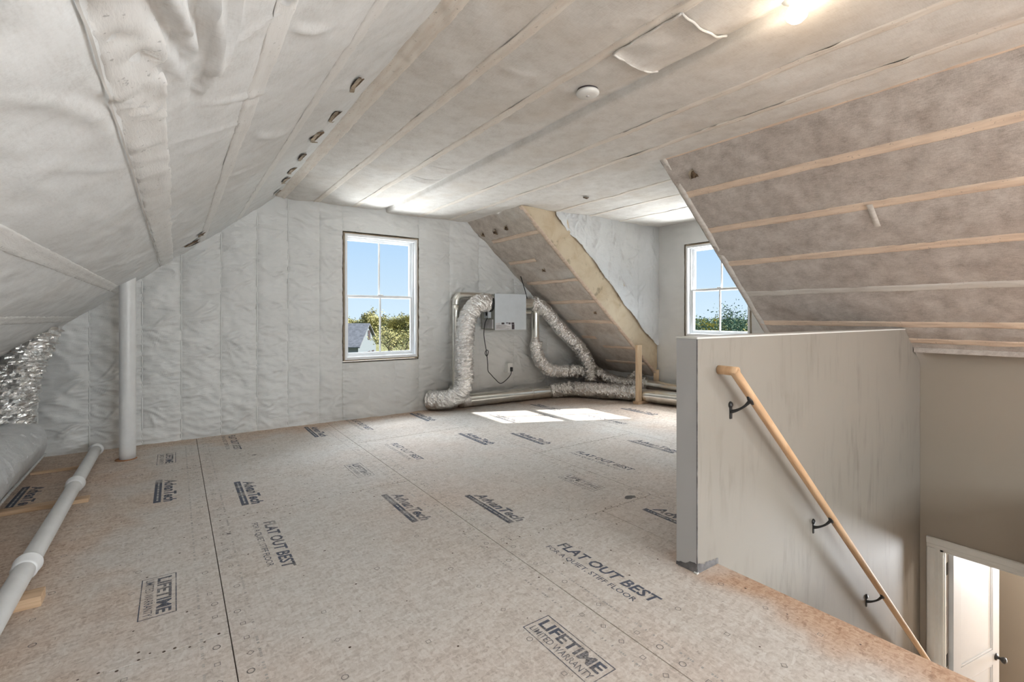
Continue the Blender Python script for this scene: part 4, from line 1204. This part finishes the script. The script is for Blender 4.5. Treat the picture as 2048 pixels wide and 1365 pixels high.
# ------------------------------------------------------------------ left side: big foil ducts and pvc pipes
d8 = empty('insulated_duct', (-1.03, 3.5, 0)); tag(d8, 'fat silver jacketed duct lying on the floor at the left edge', 'duct')
def flat_fn(s, a): return 1 + .03 * np.sin(a * 3 + s * 2)
tube('foil_jacket', [(-1.06, .2, .20), (-1.04, 1.5, .20), (-1.035, 3.0, .20), (-1.03, 4.2, .20), (-1.025, 5.0, .20), (-1.02, 5.36, .19)], lambda k: .205 if k < .97 else .205 - .08 * (k - .97) / .03, M['foil_flat'], d8, 44, .03, .0022, seed=51, fn=flat_fn)
tube('seam_flange', [(-.835, .3, .10), (-.835, 2.0, .09), (-.835, 4.0, .10), (-.838, 5.2, .11)], .010, M['foil_big'], d8, 8, .03)
d9 = empty('riser_duct', (-1.05, 5.2, .3)); tag(d9, 'tall crumpled foil duct rising from the floor duct into the left slope', 'duct')
tube('foil_sleeve', [(-1.03, 5.17, .24), (-1.035, 5.175, .36), (-1.02, 5.185, .55), (-.985, 5.20, .76), (-.925, 5.215, .95), (-.86, 5.23, 1.15)], lambda k: .148 + .02 * math.exp(-((k - .0) / .06) ** 2) - .014 * k, M['foil_big'], d9, 46, .014, .0095, seed=61)
tube('crumpled_collar', [(-1.03, 5.165, .20), (-1.03, 5.17, .30)], .165, M['foil_big'], d9, 40, .014, .016, seed=63, smooth_path=False)

vp = empty('vent_pipe', (-.325, 5.14, 0)); tag(vp, 'white vertical plastic vent pipe in front of the gable wall', 'pipe')
tube('pipe', [(-.325, 5.14, 0), (-.325, 5.14, 1.58)], .0565, M['pvc'], vp, 36, .1, smooth_path=False)
lathe('rust_ring', [(.05, .001), (.075, .001), (.070, .006), (.05, .006)], (-.335, 5.135, 0), (0, 0, 1), simple('rust_brown_sealant', (.36, .17, .08), .9), vp)
hp = empty('drain_pipe', (-.545, 3.5, 0)); tag(hp, 'white plastic drain pipe lying along the left floor on wood blocks', 'pipe')
HXp = -.542
tube('pipe', [(HXp, .3, .082), (HXp, 5.28, .078)], .0385, M['pvc'], hp, 32, .2, smooth_path=False)
for y in (4.29, 3.02, 1.5):
    prof_ = [(.0385, 0), (.0505, .001), (.052, .010), (.050, .014), (.047, .016), (.047, .075), (.0385, .080)]
    lathe('coupling', prof_, (HXp, y + .01, .080), (0, -1, 0), M['pvc'], hp)
lathe('end_fitting', [(.0, .0), (.050, 0), (.052, .012), (.049, .03), (.0385, .04)], (HXp, 5.30, .078), (0, -1, 0), M['pvc'], hp)
b1 = box('wood_block', (-.885, 4.09, 0), (-.455, 4.165, .0255), M['pine_y'], None, .003); tag(b1, 'long thin wood strip under the drain pipe near the far coupling', 'block')
b2 = box('wood_block', (-.875, 2.735, 0), (-.452, 2.825, .043), M['pine_y'], None, .003); tag(b2, 'thick wood block under the drain pipe at the near coupling', 'block')
b3 = box('wood_block', (-.89, 5.02, 0), (-.60, 5.06, .018), M['pine_y'], None, .003); tag(b3, 'thin wood strip behind the fat duct near the gable wall', 'block')

# ------------------------------------------------------------------ near gable behind the camera
wn = empty('wall_near'); tag(wn, 'near gable wall behind the viewpoint with two windows added for light', 'wall', kind='structure')  # windows put in out of view to let the fill in
boxes('wall_face', [((-2.4, YN - .12, -.3), (.82, YN, 2.8)), ((1.88, YN - .12, -.3), (2.22, YN, 2.8)), ((3.28, YN - .12, -.3), (XD + .2, YN, 2.8)),
                    ((.82, YN - .12, -.3), (1.88, YN, .66)), ((2.22, YN - .12, -.3), (3.28, YN, .66)), ((.82, YN - .12, 2.24), (1.88, YN, 2.8)), ((2.22, YN - .12, 2.24), (3.28, YN, 2.8))], M['wrap'], wn)
window('window_3', (1.88, YN, .66), (-1, 0, 0), (0, 1, 0), 1.06, 1.58, M['white'], 'unseen white double hung window added in the near gable on the left')
window('window_4', (3.28, YN, .66), (-1, 0, 0), (0, 1, 0), 1.06, 1.58, M['white'], 'unseen white double hung window added in the near gable on the right')

wb = empty('wall_added_dormer'); tag(wb, 'walls of the second dormer added behind the viewpoint for light', 'wall', kind='structure')  # whole dormer added out of view for cross light
boxes('wall_face', [((XD, YN - .1, -.3), (XD + .12, -3.03, 2.8)), ((XD, -1.37, -.3), (XD + .12, -1.0, 2.8)), ((XD, -3.03, -.3), (XD + .12, -1.37, .88)), ((XD, -3.03, 2.2), (XD + .12, -1.37, 2.8)),
                    ((XW + .1, YB1 - .03, -.3), (XD, YB1, .95))], M['wrap_front'], wb)
for y in (YB0 - .03, YB1):
    prism('cheek', [(3.12, 2.56), (5.72, .30), (5.72, 2.60), (3.12, 2.60)], 'y', y, y + .03, M['wrap_front'], wb)
box('dormer_ceiling', (XR - .03, YB0 - .05, ZC), (XD + .1, YB1 + .05, ZC + .03), M['wrap_front'], wb, 0)
window('window_5', (XD, -1.37, .88), (0, -1, 0), (-1, 0, 0), .83, 1.32, M['white'], 'white double hung window in the added second dormer behind the viewpoint')
window('window_6', (XD, -2.20, .88), (0, -1, 0), (-1, 0, 0), .83, 1.32, M['white'], 'paired double hung window in the added second dormer behind the viewpoint')

# ------------------------------------------------------------------ outside
GZ = -6.5
gr = box('ground', (-400, -50, GZ - .5), (500, 600, GZ), M['grass'], None, 0); tag(gr, 'grassy ground outside far below the windows', 'ground', kind='structure')
fwd = Vector((math.sin(TH), math.cos(TH), 0)); rgt = Vector((math.cos(TH), -math.sin(TH), 0))
def wp(r, d, z): return fwd * d + rgt * r + Vector((0, 0, z))
hs = empty('neighbour_house', wp(-27, 70, GZ)); tag(hs, 'grey house with a steep shingled roof beyond the gable window', 'house')
hr_, hd, hz0, hz1 = -21.1, 70, -2.95, -.05
def house_poly(name, pts, mat):
    V = [wp(*p) for p in pts]; return from_pd(name, V, [tuple(range(len(V)))], mat, hs)
bm = bmesh.new()
P1 = [wp(hr_, hd - 4.3, GZ), wp(hr_, hd + 4.3, GZ), wp(hr_, hd + 4.3, hz0), wp(hr_, hd, hz1 - .1), wp(hr_, hd - 4.3, hz0)]
P2 = [p - rgt * 12 for p in P1]
a = [bm.verts.new(p) for p in P1]; b = [bm.verts.new(p) for p in P2]
bm.faces.new(a); bm.faces.new(b[::-1])
for i in range(5): bm.faces.new([a[i], b[i], b[(i + 1) % 5], a[(i + 1) % 5]])
bm_obj('wall', bm, M['siding'], hs)
for sgn in (-1, 1):
    bm = bmesh.new()
    e = [wp(hr_ + .35, hd + sgn * 4.7, hz0 - .28), wp(hr_ + .35, hd, hz1), wp(hr_ - 12.3, hd, hz1), wp(hr_ - 12.3, hd + sgn * 4.7, hz0 - .28)]
    t0 = [bm.verts.new(p) for p in e]; t1 = [bm.verts.new(p + Vector((0, 0, .16))) for p in e]
    bm.faces.new(t0); bm.faces.new(t1[::-1])
    for i in range(4): bm.faces.new([t0[i], t1[i], t1[(i + 1) % 4], t0[(i + 1) % 4]])
    bm_obj('roof', bm, M['shingle'], hs)
for (dd, z0, z1, w) in ((.6, -2.3, -.95, .55), (-1.6, -5.2, -4.0, .5), (.6, -5.2, -4.0, .5), (2.6, -5.2, -4.0, .5)):
    bm = bmesh.new()
    M4 = Matrix(((rgt.x, fwd.x, 0, 0), (rgt.y, fwd.y, 0, 0), (0, 0, 1, 0), (0, 0, 0, 1)))
    bm_box(bm, (hr_ - .05, hd + dd - w, z0), (hr_ + .06, hd + dd + w, z1), 0, M4)
    bm_obj('house_window', bm, M['sticker_dark'], hs)

def tree_meshes(h, spread, nleaf, leaf, seed, trunk_r=.14, conical=False, low=.25):
    q = random.Random(seed)
    V = []; F = []; tips = []
    def limb(p, d, L, r, depth):
        n = 5
        steps = 4; pts = [Vector(p)]
        dd = Vector(d).normalized()
        for k in range(steps):
            dd = (dd + Vector((q.uniform(-.18, .18), q.uniform(-.18, .18), q.uniform(-.05, .15)))).normalized()
            pts.append(pts[-1] + dd * L / steps)
        base = len(V)
        for k, pt in enumerate(pts):
            rr_ = r * (1 - .6 * k / steps)
            s = dd.orthogonal().normalized(); t = dd.cross(s)
            for j in range(n):
                a = 2 * math.pi * j / n; V.append(pt + (s * math.cos(a) + t * math.sin(a)) * rr_)
        for k in range(steps):
            for j in range(n):
                m = (j + 1) % n; F.append((base + k * n + j, base + k * n + m, base + (k + 1) * n + m, base + (k + 1) * n + j))
        tips.extend(pts[2:])
        if depth > 0:
            for k in range(q.choice([3, 4])):
                pt = pts[q.choice([2, 3, 4])]
                nd = Vector((q.uniform(-1, 1) * spread, q.uniform(-1, 1) * spread, q.uniform(.2, 1))).normalized()
                limb(pt, nd, L * q.uniform(.5, .75), r * .5, depth - 1)
    if conical:
        limb((0, 0, 0), (0, 0, 1), h, trunk_r, 0)
    else:
        limb((0, 0, 0), (0, 0, 1), h * .42, trunk_r, 3)
    LV = []; LF = []
    tops = [t for t in tips if t.z > h * low] or tips
    zm = max(t.z for t in tips)
    sc = h / zm * .97
    for k in range(nleaf):
        if conical:
            z = h * (low + (1 - low) * q.random() ** 1.3); rad = spread * h * .22 * (1 - z / h) + .12
            a = q.uniform(0, 2 * math.pi); rr_ = rad * math.sqrt(q.random()) * (.7 + .5 * math.sin(z * 9) ** 2)
            c = Vector((rr_ * math.cos(a), rr_ * math.sin(a), z - rr_ * .15))
        else:
            t = q.choice(tops) * sc
            c = t + Vector((q.gauss(0, 1), q.gauss(0, 1), q.gauss(0, .8))) * h * .05
        s = Vector((q.gauss(0, 1), q.gauss(0, 1), q.gauss(0, 1))).normalized(); u = s.orthogonal().normalized()
        l = leaf * q.uniform(.6, 1.3); b0 = len(LV)
        LV.extend([c - s * l, c + u * l * .6, c + s * l, c - u * l * .6]); LF.append((b0, b0 + 1, b0 + 2, b0 + 3))
    t = bpy.data.meshes.new('trunk'); t.from_pydata([tuple(v * (1 if conical else sc)) for v in V], [], F); t.materials.append(M['bark'])
    f = bpy.data.meshes.new('foliage'); f.from_pydata([tuple(v) for v in LV], [], LF)
    return t, f
def tree(name, kinds, mat, loc, s, rz, label, group=None, cat='tree'):
    r = empty(name, loc); tag(r, label, cat, group)
    r.rotation_euler = (0, 0, rz); r.scale = (s, s, s)
    t, f = kinds
    if len(f.materials) == 0: f.materials.append(mat)
    for nm, me in (('trunk', t), ('foliage', f)):
        o = bpy.data.objects.new(nm, me); COL.objects.link(o); o.parent = r
T1 = tree_meshes(8, 1.0, 5200, .15, 1); T2 = tree_meshes(8, 1.1, 5600, .16, 2); T3 = tree_meshes(8, 1.2, 2600, .13, 3, .17)
T2g = tree_meshes(8, 1.0, 5000, .16, 9)
gl = 'yellow-green spring tree in the wood seen through the gable window'
gg = 'trees in the wood beyond the gable window'
for k, (u_, d_, s_, kd) in enumerate([(684, 84, 1.04, T2), (714, 92, .93, T1), (742, 88, 1.10, T2), (773, 80, .95, T1), (800, 90, 1.0, T2), (830, 82, .93, T1), (760, 96, .98, T1), (816, 98, 1.02, T2)]):
    tree('tree', kd, M['leaf_spring'], wp((u_ - 1024) / 958 * d_, d_, GZ), s_, k * 1.3, gl, gg)
tree('tree', T3, M['leaf_spring'], wp((799 - 1024) / 958 * 56, 56, GZ), .86, .6, 'sparse tree with a visible forked trunk in the right lower pane of the gable window')
tree('tree', T2g, M['leaf_green'], wp((775 - 1024) / 958 * 60, 60, GZ - 2.6), .55, .9, 'low green bushy tree at the foot of the wood beside the house')
# beyond the dormer
PN = tree_meshes(8.3, .42, 9000, .075, 5, .09)
tree('evergreen_tree', PN, M['leaf_pine'], wp((1478 - 1024) / 958 * 30, 30, GZ), 1.0, 0, 'dark green tree rising in the lower right pane of the dormer window')
BS = tree_meshes(8, 1.2, 4600, .13, 6, .05)
for k, (u_, d_, s_, lb) in enumerate([(1448, 33, .86, 'yellow shrub left of the dark green tree beyond the dormer window'), (1492, 27, .82, 'yellow shrub in front of the dark green tree beyond the dormer window'), (1466, 36, .91, 'loose green-yellow shrub behind the dark green tree beyond the dormer window')]):
    tree('shrub', BS, M['leaf_yellow'], wp((u_ - 1024) / 958 * d_, d_, GZ), s_, k * 2.0, lb, None, 'shrub')
q = random.Random(8)
LV = []; LF = []
for k in range(9000):
    u_ = q.uniform(1330, 1560); d_ = q.uniform(230, 260)
    top = 5.9 + .9 * float(pn(np.array(u_ / 11.), np.array(.5), 3)) + .5 * float(pn(np.array(u_ / 4.), np.array(2.5), 4))
    c = wp((u_ - 1024) / 958 * d_, d_, GZ + q.random() ** .8 * top)
    s = Vector((q.gauss(0, 1), q.gauss(0, 1), q.gauss(0, 1))).normalized(); t = s.orthogonal().normalized(); l = .38
    b0 = len(LV); LV += [c - s * l, c + t * l, c + s * l, c - t * l]; LF.append((b0, b0 + 1, b0 + 2, b0 + 3))
tl = from_pd('treeline_foliage', LV, LF, M['leaf_green']); tag(tl, 'distant dark green treeline across the meadow beyond the dormer window', 'treeline', kind='stuff')
